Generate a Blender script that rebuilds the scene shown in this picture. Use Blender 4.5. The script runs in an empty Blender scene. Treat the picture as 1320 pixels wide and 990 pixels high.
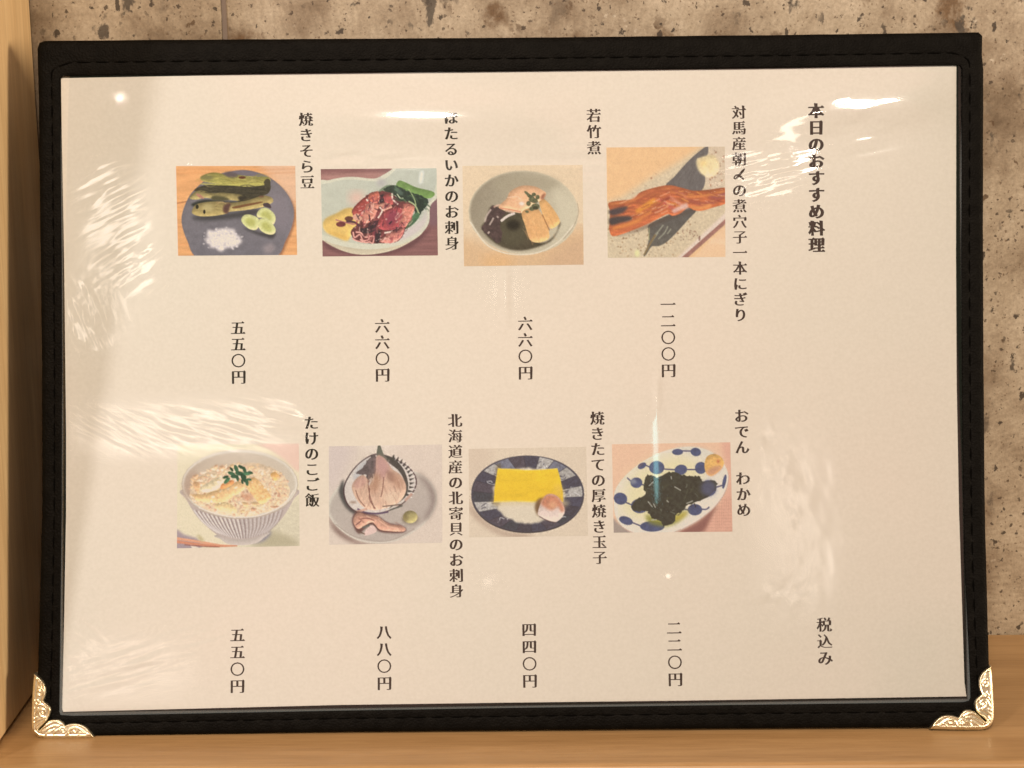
import bpy, math, random
import numpy as np
from mathutils import Vector, Matrix, Euler

S = bpy.context.scene
COL = S.collection

# ---------------------------------------------------------------- camera (60 mm equivalent, looking slightly down at the leaning menu)
CAM_LOC = Vector((-0.000124, -0.613319, 0.231786))
CAM_EUL = Euler((1.356362, 0.007310, -0.002296), 'XYZ')
F_PX = 2200.0                                    # focal length in pixels of the 1320 wide photograph
cam_data = bpy.data.cameras.new('camera'); cam = bpy.data.objects.new('camera', cam_data); COL.objects.link(cam)
cam.location = CAM_LOC; cam.rotation_euler = CAM_EUL
cam_data.sensor_width = 36.0; cam_data.lens = F_PX/1320*36; cam_data.clip_start = .01; cam_data.clip_end = 50
S.camera = cam
S.render.resolution_x, S.render.resolution_y = 1024, 768

# ---------------------------------------------------------------- room light: surroundings with pink and green patches added for reflections in the sleeve, plus the ceiling downlights
W = bpy.data.worlds.new('World'); S.world = W; W.use_nodes = True
wn, wl = W.node_tree.nodes, W.node_tree.links
bg = wn['Background']; bg.inputs['Strength'].default_value = 0.30
tc = wn.new('ShaderNodeTexCoord'); nz = wn.new('ShaderNodeTexNoise'); nz.inputs['Scale'].default_value = 3.6; nz.inputs['Detail'].default_value = 1.5
rp = wn.new('ShaderNodeValToRGB')
rp.color_ramp.elements[0]  .position = .46; rp.color_ramp.elements[0].color = (.45, .50, .32, 1)
rp.color_ramp.elements[1]  .position = .54; rp.color_ramp.elements[1].color = (2.0, 1.2, .92, 1)
wl.new(tc.outputs['Generated'], nz.inputs['Vector']); wl.new(nz.outputs['Fac'], rp.inputs['Fac']); wl.new(rp.outputs['Color'], bg.inputs['Color'])

S.view_settings.view_transform = 'Standard'; S.view_settings.look = 'None'; S.view_settings.exposure = 0.0; S.view_settings.gamma = 1.0
S.cycles.use_denoising = True
S.cycles.max_bounces = 8; S.cycles.transparent_max_bounces = 8; S.cycles.caustics_reflective = False; S.cycles.caustics_refractive = False

# menu plane: bottom edge LEAN_D in front of the wall, leaning back by LEAN
LEAN_D, LEAN, YAW = 0.088874, 0.241768, -0.002304
M_ORG = Vector((0, -LEAN_D, 0))
_u = Vector((math.cos(YAW), math.sin(YAW), 0)); _b = Vector((-math.sin(YAW), math.cos(YAW), 0))
M_U = _u; M_V = (_b*math.sin(LEAN)+Vector((0, 0, 1))*math.cos(LEAN)); M_N = M_U.cross(M_V)   # M_N faces the viewer
MENU = Matrix((M_U, M_V, M_N)).transposed().to_4x4(); MENU.translation = M_ORG
_R = CAM_EUL.to_matrix()

def ray(px, py):
    return _R @ Vector(((px-660)/F_PX, -(py-495)/F_PX, -1))
def uv(px, py, n=0.0):
    """metres across / up the menu's front (plus height n above it) for a place measured in the photograph"""
    d = ray(px, py); o = CAM_LOC-(M_ORG+M_N*n); p = CAM_LOC+d*(-(o.dot(M_N))/d.dot(M_N))-M_ORG
    return p.dot(M_U), p.dot(M_V)
def uv_np(P, n=0.0):
    P = np.asarray(P, float); d = np.stack([(P[..., 0]-660)/F_PX, -(P[..., 1]-495)/F_PX, -np.ones(P.shape[:-1])], -1) @ np.array(_R).T
    N, U, V, C, O = (np.array(q) for q in (M_N, M_U, M_V, CAM_LOC, M_ORG))
    t = -((C-O)@N-n)/(d@N); q = C+d*t[..., None]-O
    return np.stack([q@U, q@V, np.full(P.shape[:-1], n)], -1)
def on_plane(px, py, co, no):
    d = ray(px, py); co, no = Vector(co), Vector(no); return CAM_LOC+d*((co-CAM_LOC).dot(no)/d.dot(no))

def lamp(name, target_px, dist, half_px, radiance, col):
    """a light placed across the room where it mirrors in the sleeve at a measured glint; half_px is its mirrored half width and height"""
    u, v = uv(*target_px); p = M_ORG+M_U*u+M_V*v; d = (p-CAM_LOC).normalized(); r = d-2*d.dot(M_N)*M_N
    k = 2*(dist+.58)/F_PX; sx, sy = half_px[0]*k, half_px[1]*k
    la = bpy.data.lights.new(name, 'AREA'); la.shape = 'ELLIPSE'; la.size, la.size_y = sx, sy; la.energy = radiance*math.pi*math.pi*sx*sy/4; la.color = col
    o = bpy.data.objects.new(name, la); COL.objects.link(o); o.location = p+r*dist
    z = (o.location-p).normalized(); x = Vector((0, 0, 1)).cross(z).normalized(); y = z.cross(x)
    o.matrix_world = Matrix.Translation(o.location) @ Matrix((x, y, z)).transposed().to_4x4(); return o
WARM = (1.0, .76, .50); NEUT = (1.0, .89, .78)
lamp('downlight', (548, 152), 3.0, (40, 30), 170, NEUT)
lamp('downlight', (1112, 131), 3.0, (36, 30), 170, NEUT)
lamp('downlight', (1026, 191), 3.4, (9, 5), 90, NEUT)
lamp('downlight', (148, 131), 3.4, (2, 2), 160, NEUT)
lamp('glint_light', (150, 300), 2.6, (24, 58), 7, NEUT)  # from here, unseen sources added and sized to form the sleeve's glints
lamp('glint_light', (122, 405), 2.6, (22, 22), 4.5, NEUT)
lamp('glint_light', (240, 553), 3.2, (130, 12), 13, NEUT)
lamp('glint_light', (1012, 630), 2.8, (14, 52), 6, NEUT)
lamp('glint_light', (1034, 720), 2.8, (13, 46), 6, NEUT)
lamp('glint_light', (972, 230), 3.0, (40, 10), 7, NEUT)
lamp('glint_light', (165, 858), 3.0, (80, 8), 6, NEUT)
lamp('glint_light', (651, 378), 3.0, (7, 16), 9, NEUT)
lamp('glint_light', (846, 524), 3.0, (4, 10), 10, NEUT)
lamp('strip_light', (848, 580), 3.0, (3, 60), 4, (.35, .95, 1.0))
lamp('glint_light', (865, 739), 3.0, (3, 3), 7, NEUT)
lamp('glint_light', (624, 745), 3.0, (4, 4), 5, NEUT)

def soft_light(name, az, el, dist, size, watts, col):
    """a broad room light at an azimuth (degrees, + to the right) and elevation in front of the menu"""
    a, e = math.radians(az), math.radians(el); c = Vector((0, -.06, .11))
    la = bpy.data.lights.new(name, 'AREA'); la.shape = 'DISK'; la.size = size; la.energy = watts; la.color = col
    o = bpy.data.objects.new(name, la); COL.objects.link(o); o.location = c+Vector((math.sin(a)*math.cos(e), -math.cos(a)*math.cos(e), math.sin(e)))*dist
    o.rotation_euler = (c-o.location).to_track_quat('-Z', 'Y').to_euler(); return o
soft_light('broad_light', -9, 42, 2.6, .55, 63, (1.0, .785, .585))
soft_light('broad_light', -37, 26, 2.6, .22, 24, (1.0, .89, .82))
soft_light('broad_light', 72, 8, 2.0, .5, 30, (1.0, .79, .55))  # low light added from the right to brighten the side panel

# ---------------------------------------------------------------- helpers
def link(name, me, parent=None, mat=None, matrix=None):
    o = bpy.data.objects.new(name, me); COL.objects.link(o)
    if mat is not None: me.materials.append(mat)
    if parent is not None: o.parent = parent
    if matrix is not None: o.matrix_world = matrix
    return o
def tag(o, label=None, cat=None, group=None, kind=None):
    for k, v in (('label', label), ('category', cat), ('group', group), ('kind', kind)):
        if v: o[k] = v
    return o
def mesh(name, V, Fc, smooth=False):
    me = bpy.data.meshes.new(name); me.from_pydata([tuple(map(float, v)) for v in V], [], [tuple(map(int, f)) for f in Fc]); me.update()
    if smooth: me.polygons.foreach_set('use_smooth', [True]*len(me.polygons))
    return me
def grid_mesh(name, P, keep=None, smooth=True):
    """P: (rows, cols, 3) array of points; rows run down the picture, so faces look towards +n"""
    h, w = P.shape[:2]; idx = np.arange(h*w).reshape(h, w)
    q = np.stack([idx[:-1, :-1], idx[1:, :-1], idx[1:, 1:], idx[:-1, 1:]], -1).reshape(-1, 4)
    V = P.reshape(-1, 3)
    if keep is not None:
        q = q[keep.reshape(-1)]; used = np.unique(q); re = np.full(h*w, -1); re[used] = np.arange(len(used)); q = re[q]; V = V[used]
    else: used = None
    me = bpy.data.meshes.new(name); me.vertices.add(len(V)); me.vertices.foreach_set('co', V.astype(np.float32).ravel())
    me.loops.add(q.size); me.loops.foreach_set('vertex_index', q.astype(np.int32).ravel())
    me.polygons.add(len(q)); me.polygons.foreach_set('loop_start', np.arange(0, q.size, 4, dtype=np.int32))
    me.update(calc_edges=True); me.validate()
    me.polygons.foreach_set('use_smooth', np.full(len(me.polygons), smooth))
    return me, used
def lin(c):
    c = np.asarray(c, float); return np.where(c <= .04045, c/12.92, ((c+.055)/1.055)**2.4)

def material(name, base=(.8, .8, .8), rough=.5, metal=0.0, spec=.5):
    m = bpy.data.materials.new(name); m.use_nodes = True; b = m.node_tree.nodes['Principled BSDF']
    b.inputs['Base Color'].default_value = (*base, 1); b.inputs['Roughness'].default_value = rough; b.inputs['Metallic'].default_value = metal
    b.inputs['Specular IOR Level'].default_value = spec; return m, m.node_tree.nodes, m.node_tree.links, b
def node(N, kind, **k):
    n = N.new(kind)
    for a, v in k.items():
        if a in n.inputs: n.inputs[a].default_value = v
        else: setattr(n, a, v)
    return n
def ramp(N, stops):
    r = N.new('ShaderNodeValToRGB'); e = r.color_ramp.elements
    while len(e) < len(stops): e.new(.5)
    for i, (p, c) in enumerate(stops): e[i].position = p; e[i].color = (*c, 1) if len(c) == 3 else c
    return r
def mixc(N, L, fac, a, b, mode='MIX'):
    m = N.new('ShaderNodeMix'); m.data_type = 'RGBA'; m.blend_type = mode
    for s, v in ((m.inputs[0], fac), (m.inputs[6], a), (m.inputs[7], b)):
        if hasattr(v, 'is_output'): L.new(v, s)
        elif isinstance(v, (int, float)): s.default_value = v
        else: s.default_value = (*v, 1)
    return m.outputs[2]
def bump(N, L, b, h, strength=.3, dist=.0005):
    n = N.new('ShaderNodeBump'); n.inputs['Strength'].default_value = strength; n.inputs['Distance'].default_value = dist
    L.new(h, n.inputs['Height']); L.new(n.outputs['Normal'], b.inputs['Normal'])

# ---------------------------------------------------------------- materials
def mat_stone():
    m, N, L, b = material('speckled_stone', rough=.45)
    t = N.new('ShaderNodeTexCoord'); o = t.outputs['Object']
    big = node(N, 'ShaderNodeTexNoise', Scale=22.0, Detail=8.0, Roughness=.68); L.new(o, big.inputs['Vector'])
    base = ramp(N, [(.30, (.095, .066, .040)), (.41, (.205, .160, .112)), (.52, (.33, .280, .212)), (.67, (.44, .390, .312))]); L.new(big.outputs['Fac'], base.inputs['Fac'])
    col = base.outputs['Color']
    def spots(scale, lo, hi, color, mask_scale, mlo, mhi, strength, stretch=1.0):
        nonlocal col
        mp = N.new('ShaderNodeMapping'); mp.inputs['Scale'].default_value = (1, 1, stretch); L.new(o, mp.inputs['Vector'])
        w = node(N, 'ShaderNodeTexNoise', Scale=scale*1.3, Detail=5.0, Roughness=.65); L.new(mp.outputs['Vector'], w.inputs['Vector'])
        add = node(N, 'ShaderNodeVectorMath', operation='MULTIPLY_ADD'); L.new(w.outputs['Color'], add.inputs[0]); add.inputs[1].default_value = (1.5/scale,)*3; L.new(mp.outputs['Vector'], add.inputs[2])
        v = node(N, 'ShaderNodeTexVoronoi', Scale=scale); L.new(add.outputs[0], v.inputs['Vector'])
        sep = N.new('ShaderNodeSeparateColor'); L.new(v.outputs['Color'], sep.inputs['Color'])
        d = node(N, 'ShaderNodeMath', operation='MULTIPLY_ADD'); L.new(sep.outputs[0], d.inputs[0]); d.inputs[1].default_value = .45; L.new(v.outputs['Distance'], d.inputs[2])
        r = ramp(N, [(lo, (1, 1, 1)), (hi, (0, 0, 0))]); L.new(d.outputs[0], r.inputs['Fac'])
        k = node(N, 'ShaderNodeTexNoise', Scale=mask_scale, Detail=4.0); L.new(o, k.inputs['Vector'])
        kr = ramp(N, [(mlo, (0, 0, 0)), (mhi, (1, 1, 1))]); L.new(k.outputs['Fac'], kr.inputs['Fac'])
        f = node(N, 'ShaderNodeMath', operation='MULTIPLY'); L.new(r.outputs['Color'], f.inputs[0]); L.new(kr.outputs['Color'], f.inputs[1])
        f2 = node(N, 'ShaderNodeMath', operation='MULTIPLY'); L.new(f.outputs[0], f2.inputs[0]); f2.inputs[1].default_value = strength
        col = mixc(N, L, f2.outputs[0], col, color)
    spots(48, .32, .48, (.105, .058, .024), 18, .40, .53, .9, .8)
    spots(70, .26, .38, (.085, .068, .052), 20, .42, .54, .75, .7)
    spots(95, .27, .36, (.040, .034, .028), 26, .42, .52, .85, .65)
    spots(120, .25, .33, (.075, .042, .018), 30, .41, .52, .85)
    spots(230, .27, .34, (.030, .022, .016), 44, .37, .49, .9, .8)
    spots(430, .27, .34, (.042, .028, .018), 60, .33, .45, .85)
    spots(700, .27, .36, (.10, .062, .034), 80, .36, .48, .7)
    spots(300, .20, .28, (.46, .42, .35), 50, .46, .60, .55)
    fine = node(N, 'ShaderNodeTexNoise', Scale=700.0, Detail=6.0, Roughness=.7); L.new(o, fine.inputs['Vector'])
    fr = ramp(N, [(.32, (.72, .70, .68)), (.66, (1.16, 1.16, 1.16))]); L.new(fine.outputs['Fac'], fr.inputs['Fac'])
    col = mixc(N, L, 1.0, col, fr.outputs['Color'], 'MULTIPLY'); L.new(col, b.inputs['Base Color'])
    bump(N, L, b, big.outputs['Fac'], .2, .001); return m

def mat_wood(name, axis, dark, mid, light, scale=1.0, rough=.42):
    m, N, L, b = material(name, rough=rough)
    t = N.new('ShaderNodeTexCoord'); o = t.outputs['Object']
    def stretched(sx, detail, dist=0.0):
        mp = N.new('ShaderNodeMapping'); s = [sx*12*scale]*3; s[axis] = sx*.7*scale; mp.inputs['Scale'].default_value = s; L.new(o, mp.inputs['Vector'])
        n = node(N, 'ShaderNodeTexNoise', Scale=1.0, Detail=detail, Roughness=.6, Distortion=dist); L.new(mp.outputs['Vector'], n.inputs['Vector']); return n.outputs['Fac']
    a = stretched(4.5, 3.0, .4); f = stretched(30, 5.0); w = stretched(1.6, 2.0, .8)
    r = ramp(N, [(.30, dark), (.5, mid), (.70, light)]); L.new(a, r.inputs['Fac'])
    r2 = ramp(N, [(.32, (.88, .86, .83)), (.62, (1.05, 1.05, 1.05))]); L.new(f, r2.inputs['Fac'])
    r3 = ramp(N, [(.3, (.90, .88, .85)), (.7, (1.08, 1.08, 1.08))]); L.new(w, r3.inputs['Fac'])
    c = mixc(N, L, 1.0, r.outputs['Color'], r2.outputs['Color'], 'MULTIPLY'); c = mixc(N, L, 1.0, c, r3.outputs['Color'], 'MULTIPLY')
    L.new(c, b.inputs['Base Color']); bump(N, L, b, f, .25, .0002); return m

def mat_leather():
    m, N, L, b = material('black_leatherette', (.004, .0036, .003), .58, spec=.05)
    t = N.new('ShaderNodeTexCoord')
    v = node(N, 'ShaderNodeTexVoronoi', Scale=1500.0); L.new(t.outputs['Object'], v.inputs['Vector'])
    n = node(N, 'ShaderNodeTexNoise', Scale=260.0, Detail=4.0); L.new(t.outputs['Object'], n.inputs['Vector'])
    a = node(N, 'ShaderNodeMath', operation='MULTIPLY_ADD'); L.new(n.outputs['Fac'], a.inputs[0]); a.inputs[1].default_value = .8; L.new(v.outputs['Distance'], a.inputs[2])
    r = ramp(N, [(.35, (.002, .0017, .0013)), (.7, (.004, .0036, .003))]); L.new(n.outputs['Fac'], r.inputs['Fac']); L.new(r.outputs['Color'], b.inputs['Base Color'])
    bump(N, L, b, a.outputs[0], .7, .0002); return m

def mat_paper():
    m, N, L, b = material('white_copy_paper', rough=.85, spec=.2)
    t = N.new('ShaderNodeTexCoord'); n = node(N, 'ShaderNodeTexNoise', Scale=900.0, Detail=3.0); L.new(t.outputs['Object'], n.inputs['Vector'])
    n2 = node(N, 'ShaderNodeTexNoise', Scale=9.0, Detail=2.0); L.new(t.outputs['Object'], n2.inputs['Vector'])
    r = ramp(N, [(.3, (.81, .80, .775)), (.7, (.86, .85, .83))]); L.new(n.outputs['Fac'], r.inputs['Fac'])
    r2 = ramp(N, [(.35, (.97, .985, .97)), (.65, (1.0, .985, .97))]); L.new(n2.outputs['Fac'], r2.inputs['Fac'])
    L.new(mixc(N, L, 1.0, r.outputs['Color'], r2.outputs['Color'], 'MULTIPLY'), b.inputs['Base Color']); return m

def mat_print():
    m, N, L, b = material('printed_ink', rough=.8, spec=.2)
    a = N.new('ShaderNodeVertexColor'); a.layer_name = 'print'; L.new(a.outputs['Color'], b.inputs['Base Color']); return m

def mat_ink():
    m, N, L, b = material('dark_toner', (.030, .018, .014), .7, spec=.3)
    t = N.new('ShaderNodeTexCoord'); n = node(N, 'ShaderNodeTexNoise', Scale=1400.0, Detail=2.0); L.new(t.outputs['Object'], n.inputs['Vector'])
    r = ramp(N, [(.35, (.010, .006, .005)), (.7, (.030, .019, .015))]); L.new(n.outputs['Fac'], r.inputs['Fac']); L.new(r.outputs['Color'], b.inputs['Base Color']); return m

def mat_film():
    m = bpy.data.materials.new('clear_film'); m.use_nodes = True; N, L = m.node_tree.nodes, m.node_tree.links
    N.remove(N['Principled BSDF']); out = N['Material Output']
    tr = N.new('ShaderNodeBsdfTransparent'); tr.inputs['Color'].default_value = (.965, .97, .965, 1)
    gl = N.new('ShaderNodeBsdfGlossy'); gl.inputs['Roughness'].default_value = .06; gl.inputs['Color'].default_value = (1, 1, 1, 1)
    sc = N.new('ShaderNodeAttribute'); sc.attribute_name = 'scuff_sheen'; L.new(sc.outputs['Fac'], gl.inputs['Roughness'])
    fr = N.new('ShaderNodeFresnel'); fr.inputs['IOR'].default_value = 1.58
    mu = node(N, 'ShaderNodeMath', operation='MULTIPLY'); mu.inputs[1].default_value = 1.5; L.new(fr.outputs[0], mu.inputs[0])   # front and back face of the film
    mx = N.new('ShaderNodeMixShader'); L.new(mu.outputs[0], mx.inputs[0]); L.new(tr.outputs[0], mx.inputs[1]); L.new(gl.outputs[0], mx.inputs[2])
    df = N.new('ShaderNodeBsdfDiffuse'); df.inputs['Color'].default_value = (.42, .50, .54, 1)       # grey mixed into the film stands in for sheen on its welded rim
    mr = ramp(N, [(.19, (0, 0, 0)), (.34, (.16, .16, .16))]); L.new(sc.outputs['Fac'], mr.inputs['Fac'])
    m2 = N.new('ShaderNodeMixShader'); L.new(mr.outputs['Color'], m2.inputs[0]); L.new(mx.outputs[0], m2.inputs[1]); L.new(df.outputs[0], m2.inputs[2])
    mx = m2; L.new(mx.outputs[0], out.inputs['Surface']); return m

def mat_brass():
    m, N, L, b = material('polished_brass', (.80, .66, .38), .2, 1.0)
    t = N.new('ShaderNodeTexCoord'); n = node(N, 'ShaderNodeTexNoise', Scale=500.0, Detail=3.0); L.new(t.outputs['Object'], n.inputs['Vector'])
    r = ramp(N, [(.3, (.26, .26, .26)), (.7, (.38, .38, .38))]); L.new(n.outputs['Fac'], r.inputs['Fac']); L.new(r.outputs['Color'], b.inputs['Roughness'])
    r2 = ramp(N, [(.35, (.80, .72, .51)), (.6, (.88, .82, .64))]); L.new(n.outputs['Fac'], r2.inputs['Fac']); L.new(r2.outputs['Color'], b.inputs['Base Color']); return m

STONE, LEATHER, PAPER, PRINT, INK, FILM, BRASS = mat_stone(), mat_leather(), mat_paper(), mat_print(), mat_ink(), mat_film(), mat_brass()
SHELF_WOOD = mat_wood('oak_shelf', 0, (.285, .172, .074), (.32, .196, .088), (.35, .22, .102), 2.4)
PANEL_WOOD = mat_wood('pale_panel', 2, (.70, .50, .27), (.75, .55, .31), (.80, .61, .36), 1.6)
GROUT, *_ = material('grey_grout', (.22, .18, .155), .9)
THREAD, *_ = material('black_thread', (.0015, .0014, .0012), .9, spec=.02)
SHEEN, *_ = material('binding_edge', (.012, .014, .015), .28)
# ---------------------------------------------------------------- the setting: stone wall, wooden shelf, side panel
def bevel_box(x0, x1, y0, y1, z0, z1, r=.001, seg=2):
    import bmesh
    bm = bmesh.new(); bmesh.ops.create_cube(bm, size=1)
    for v in bm.verts: v.co = Vector((x0 if v.co.x < 0 else x1, y0 if v.co.y < 0 else y1, z0 if v.co.z < 0 else z1))
    bmesh.ops.bevel(bm, geom=bm.edges[:], offset=r, segments=seg, affect='EDGES', profile=.5)
    return bm
def join_boxes(name, boxes, seg=2):
    import bmesh
    V, Fc = [], []
    for b in boxes:
        bm = bevel_box(*b, seg=seg); bm.verts.index_update(); k = len(V); V += [v.co.copy() for v in bm.verts]; Fc += [[v.index+k for v in f.verts] for f in bm.faces]; bm.free()
    return mesh(name, V, Fc)
XL = -0.16759                                     # inner face of the side panel
jx = on_plane(288.5, 20, (0, 0, 0), (0, 1, 0)).x   # the one vertical tile joint in view
JW = .0009
slabs = [(XL-.25, jx-JW, 0, .018, -.02, .50, .0006), (jx+JW, jx+.60, 0, .018, -.02, .50, .0006)]
wall = link('wall', join_boxes('wall', slabs), None, STONE)
g = link('tile_grout', join_boxes('tile_grout', [(XL-.25, jx+.60, .0012, .017, -.019, .499, .0003)]), wall, GROUT)
tag(wall, 'beige brown speckled stone tile wall behind the menu', 'wall', kind='structure')
fy = on_plane(660, 985.5, (0, 0, 0), (0, 0, 1)).y   # front edge of the shelf
shelf = link('shelf', join_boxes('shelf', [(XL-.30, .60, fy-.0015, -.0004, -.030, 0, .0022)], 4), None, SHELF_WOOD)
tag(shelf, 'tan fine grained wooden shelf board under the propped menu', 'shelf', kind='structure')
panel = link('side_panel', join_boxes('side_panel', [(XL-.030, XL, fy+.001, -.0005, .0004, .50, .0012)], 3), None, PANEL_WOOD)
tag(panel, 'pale upright wooden side panel at the left end of the shelf', 'side panel', kind='structure')
# ---------------------------------------------------------------- the eight printed dish photographs (flat ink on paper)
def smooth_closed(P, k=6):
    P = np.array(P, float); n = len(P); out = []
    for i in range(n):
        a, b, c, d = P[i-1], P[i], P[(i+1) % n], P[(i+2) % n]
        for j in range(k):
            t = j/k
            out.append(.5*(2*b+(c-a)*t+(2*a-5*b+4*c-d)*t*t+(3*b-a-3*c+d)*t**3))
    return np.array(out)

def smooth_open(P, k=6):
    P = np.array(P, float)
    if len(P) < 3: return P
    Q = np.vstack([2*P[0]-P[1], P, 2*P[-1]-P[-2]]); out = []
    for i in range(1, len(Q)-2):
        a, b, c, d = Q[i-1:i+3]
        for j in range(k):
            t = j/k
            out.append(.5*(2*b+(c-a)*t+(2*a-5*b+4*c-d)*t*t+(3*b-a-3*c+d)*t**3))
    out.append(P[-1]); return np.array(out)

def box1(a, r, ax):
    if r < 1: return a
    pad = [(0, 0)]*a.ndim; pad[ax] = (r+1, r)
    c = np.cumsum(np.pad(a, pad, mode='edge'), axis=ax)
    n = a.shape[ax]
    return (np.take(c, np.arange(2*r+1, 2*r+1+n), ax)-np.take(c, np.arange(0, n), ax))/(2*r+1)

def blur(a, r):
    r = int(round(r))
    for _ in range(2):
        for ax in (0, 1): a = box1(a, r, ax)
    return a

def vnoise(h, w, cell, rng, ax=1.0, octs=3):
    o = np.zeros((h, w)); amp = 1; tot = 0
    for k in range(octs):
        cy, cx = max(cell/2**k, 1.2), max(cell*ax/2**k, 1.2)
        g = rng.random((int(h/cy)+3, int(w/cx)+3))
        y = np.arange(h)/cy; x = np.arange(w)/cx
        yi, xi = y.astype(int), x.astype(int); fy, fx = (y-yi)[:, None], (x-xi)[None, :]
        fy = fy*fy*(3-2*fy); fx = fx*fx*(3-2*fx)
        o += amp*((g[yi][:, xi]*(1-fx)+g[yi][:, xi+1]*fx)*(1-fy)+(g[yi+1][:, xi]*(1-fx)+g[yi+1][:, xi+1]*fx)*fy)
        tot += amp; amp *= .55
    return o/tot-.5

class Canvas:
    Q = .42
    def __init__(s, w, h, bg, seed):
        s.w, s.h = int(w*s.Q), int(h*s.Q); s.rng = np.random.default_rng(seed)
        s.a = np.ones((s.h, s.w, 3))*np.array(bg, float)/255
    def raster(s, P):
        P = np.array(P)*s.Q
        x0, y0 = np.floor(P.min(0)).astype(int)-12; x1, y1 = np.ceil(P.max(0)).astype(int)+12
        x0, y0 = max(x0, 0), max(y0, 0); x1, y1 = min(x1, s.w), min(y1, s.h)
        if x1 <= x0 or y1 <= y0: return None
        X = np.arange(x0, x1)+.5; m = np.zeros((y1-y0, x1-x0))
        for sub in (.25, .75):
            Y = np.arange(y0, y1)+sub; c = np.zeros((y1-y0, x1-x0), bool)
            for i in range(len(P)):
                a, b = P[i], P[(i+1) % len(P)]
                if a[1] == b[1]: continue
                rows = (a[1] > Y) != (b[1] > Y)
                if not rows.any(): continue
                xs = (b[0]-a[0])*(Y[rows]-a[1])/(b[1]-a[1])+a[0]
                c[rows] ^= X[None, :] < xs[:, None]
            m += c*.5
        return m, (slice(y0, y1), slice(x0, x1))
    def shape(s, P, col, sm=True, soft=1, vol=0, vr=10, lit=(-.35, -.9), tex=0, tc=10, ax=1.0, alpha=1, col2=None, g=(0, 1), rough=0):
        P = smooth_closed(P) if sm else np.array(P, float)
        if rough: P = P+s.rng.normal(0, rough, P.shape)
        r = s.raster(P)
        if r is None: return
        m, sl = r; h, w = m.shape
        m = blur(m, soft*s.Q/.32) if soft > 1 else m
        c = np.ones((h, w, 3))*np.array(col, float)/255
        if col2 is not None:
            yy, xx = np.mgrid[0:h, 0:w]; t = (xx/w-.5)*g[0]+(yy/h-.5)*g[1]+.5; t = np.clip(t, 0, 1)[:, :, None]
            c = c*(1-t)+np.array(col2, float)/255*t
        if vol:
            bm = blur(m, vr); gy, gx = np.gradient(bm)
            sh = (gx*lit[0]+gy*lit[1])*vr*-1.0
            c = c*(1-vol*np.clip(sh, -.6, .6)*.85)[:, :, None]
        if tex: c = c*(1+tex*2*vnoise(h, w, tc, s.rng, ax))[:, :, None]
        m = (m*alpha)[:, :, None]
        s.a[sl] = s.a[sl]*(1-m)+c*m
    def line(s, P, wd, col, soft=1, alpha=1, taper=(1, 1)):
        P = smooth_open(P); n = len(P); d = np.gradient(P, axis=0); l = np.hypot(d[:, 0], d[:, 1])[:, None]+1e-9
        nn = np.c_[-d[:, 1], d[:, 0]]/l; t = np.linspace(taper[0], taper[1], n)[:, None]*wd/2
        s.shape(np.vstack([P+nn*t, (P-nn*t)[::-1]]), col, sm=False, soft=soft, alpha=alpha)
    def ell(s, cx, cy, rx, ry, col, rot=0, n=28, **k):
        t = np.linspace(0, 2*math.pi, n, endpoint=False); c, d = math.cos(rot), math.sin(rot)
        x, y = rx*np.cos(t), ry*np.sin(t)
        s.shape(np.c_[cx+x*c-y*d, cy+x*d+y*c], col, sm=False, **k)
    def tex(s, amp, cell, ax=1.0, tint=(1, 1, 1)):
        n = vnoise(s.h, s.w, cell*s.Q, s.rng, ax)[:, :, None]; s.a *= 1+amp*2*n*np.array(tint)
    def streaks(s, n, box, ang, spread, L, wd, pal, alpha=.6, region=None):
        for _ in range(n):
            x, y = s.rng.uniform(box[0], box[2]), s.rng.uniform(box[1], box[3])
            if region is not None and not region(x, y): continue
            a = math.radians((ang(x, y) if callable(ang) else ang)+s.rng.normal(0, spread)); l = L*s.rng.uniform(.5, 1.3); cx, cy = l*math.cos(a)/2, l*math.sin(a)/2; k = s.rng.normal(0, .12)*l
            s.line([(x-cx, y-cy), (x-k*math.sin(a), y+k*math.cos(a)), (x+cx, y+cy)], wd*s.rng.uniform(.5, 1.5), pal[s.rng.integers(len(pal))], alpha=alpha*s.rng.uniform(.5, 1.2) if alpha < .8 else alpha, taper=(s.rng.uniform(.4, 1.2), s.rng.uniform(.2, 1)))
    def specks(s, n, box, r, col, alpha=.8, region=None):
        for _ in range(n):
            x, y = s.rng.uniform(box[0], box[2]), s.rng.uniform(box[1], box[3])
            if region is not None:
                i, j = int(y*s.Q), int(x*s.Q)
                if not (0 <= i < s.h and 0 <= j < s.w and region(x, y)): continue
            q = r*s.rng.uniform(.5, 1.6)
            s.ell(x, y, q, q*s.rng.uniform(.5, 1), np.array(col)*s.rng.uniform(.75, 1.2), rot=s.rng.uniform(0, 3), n=8, alpha=alpha*s.rng.uniform(.5, 1))

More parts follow.
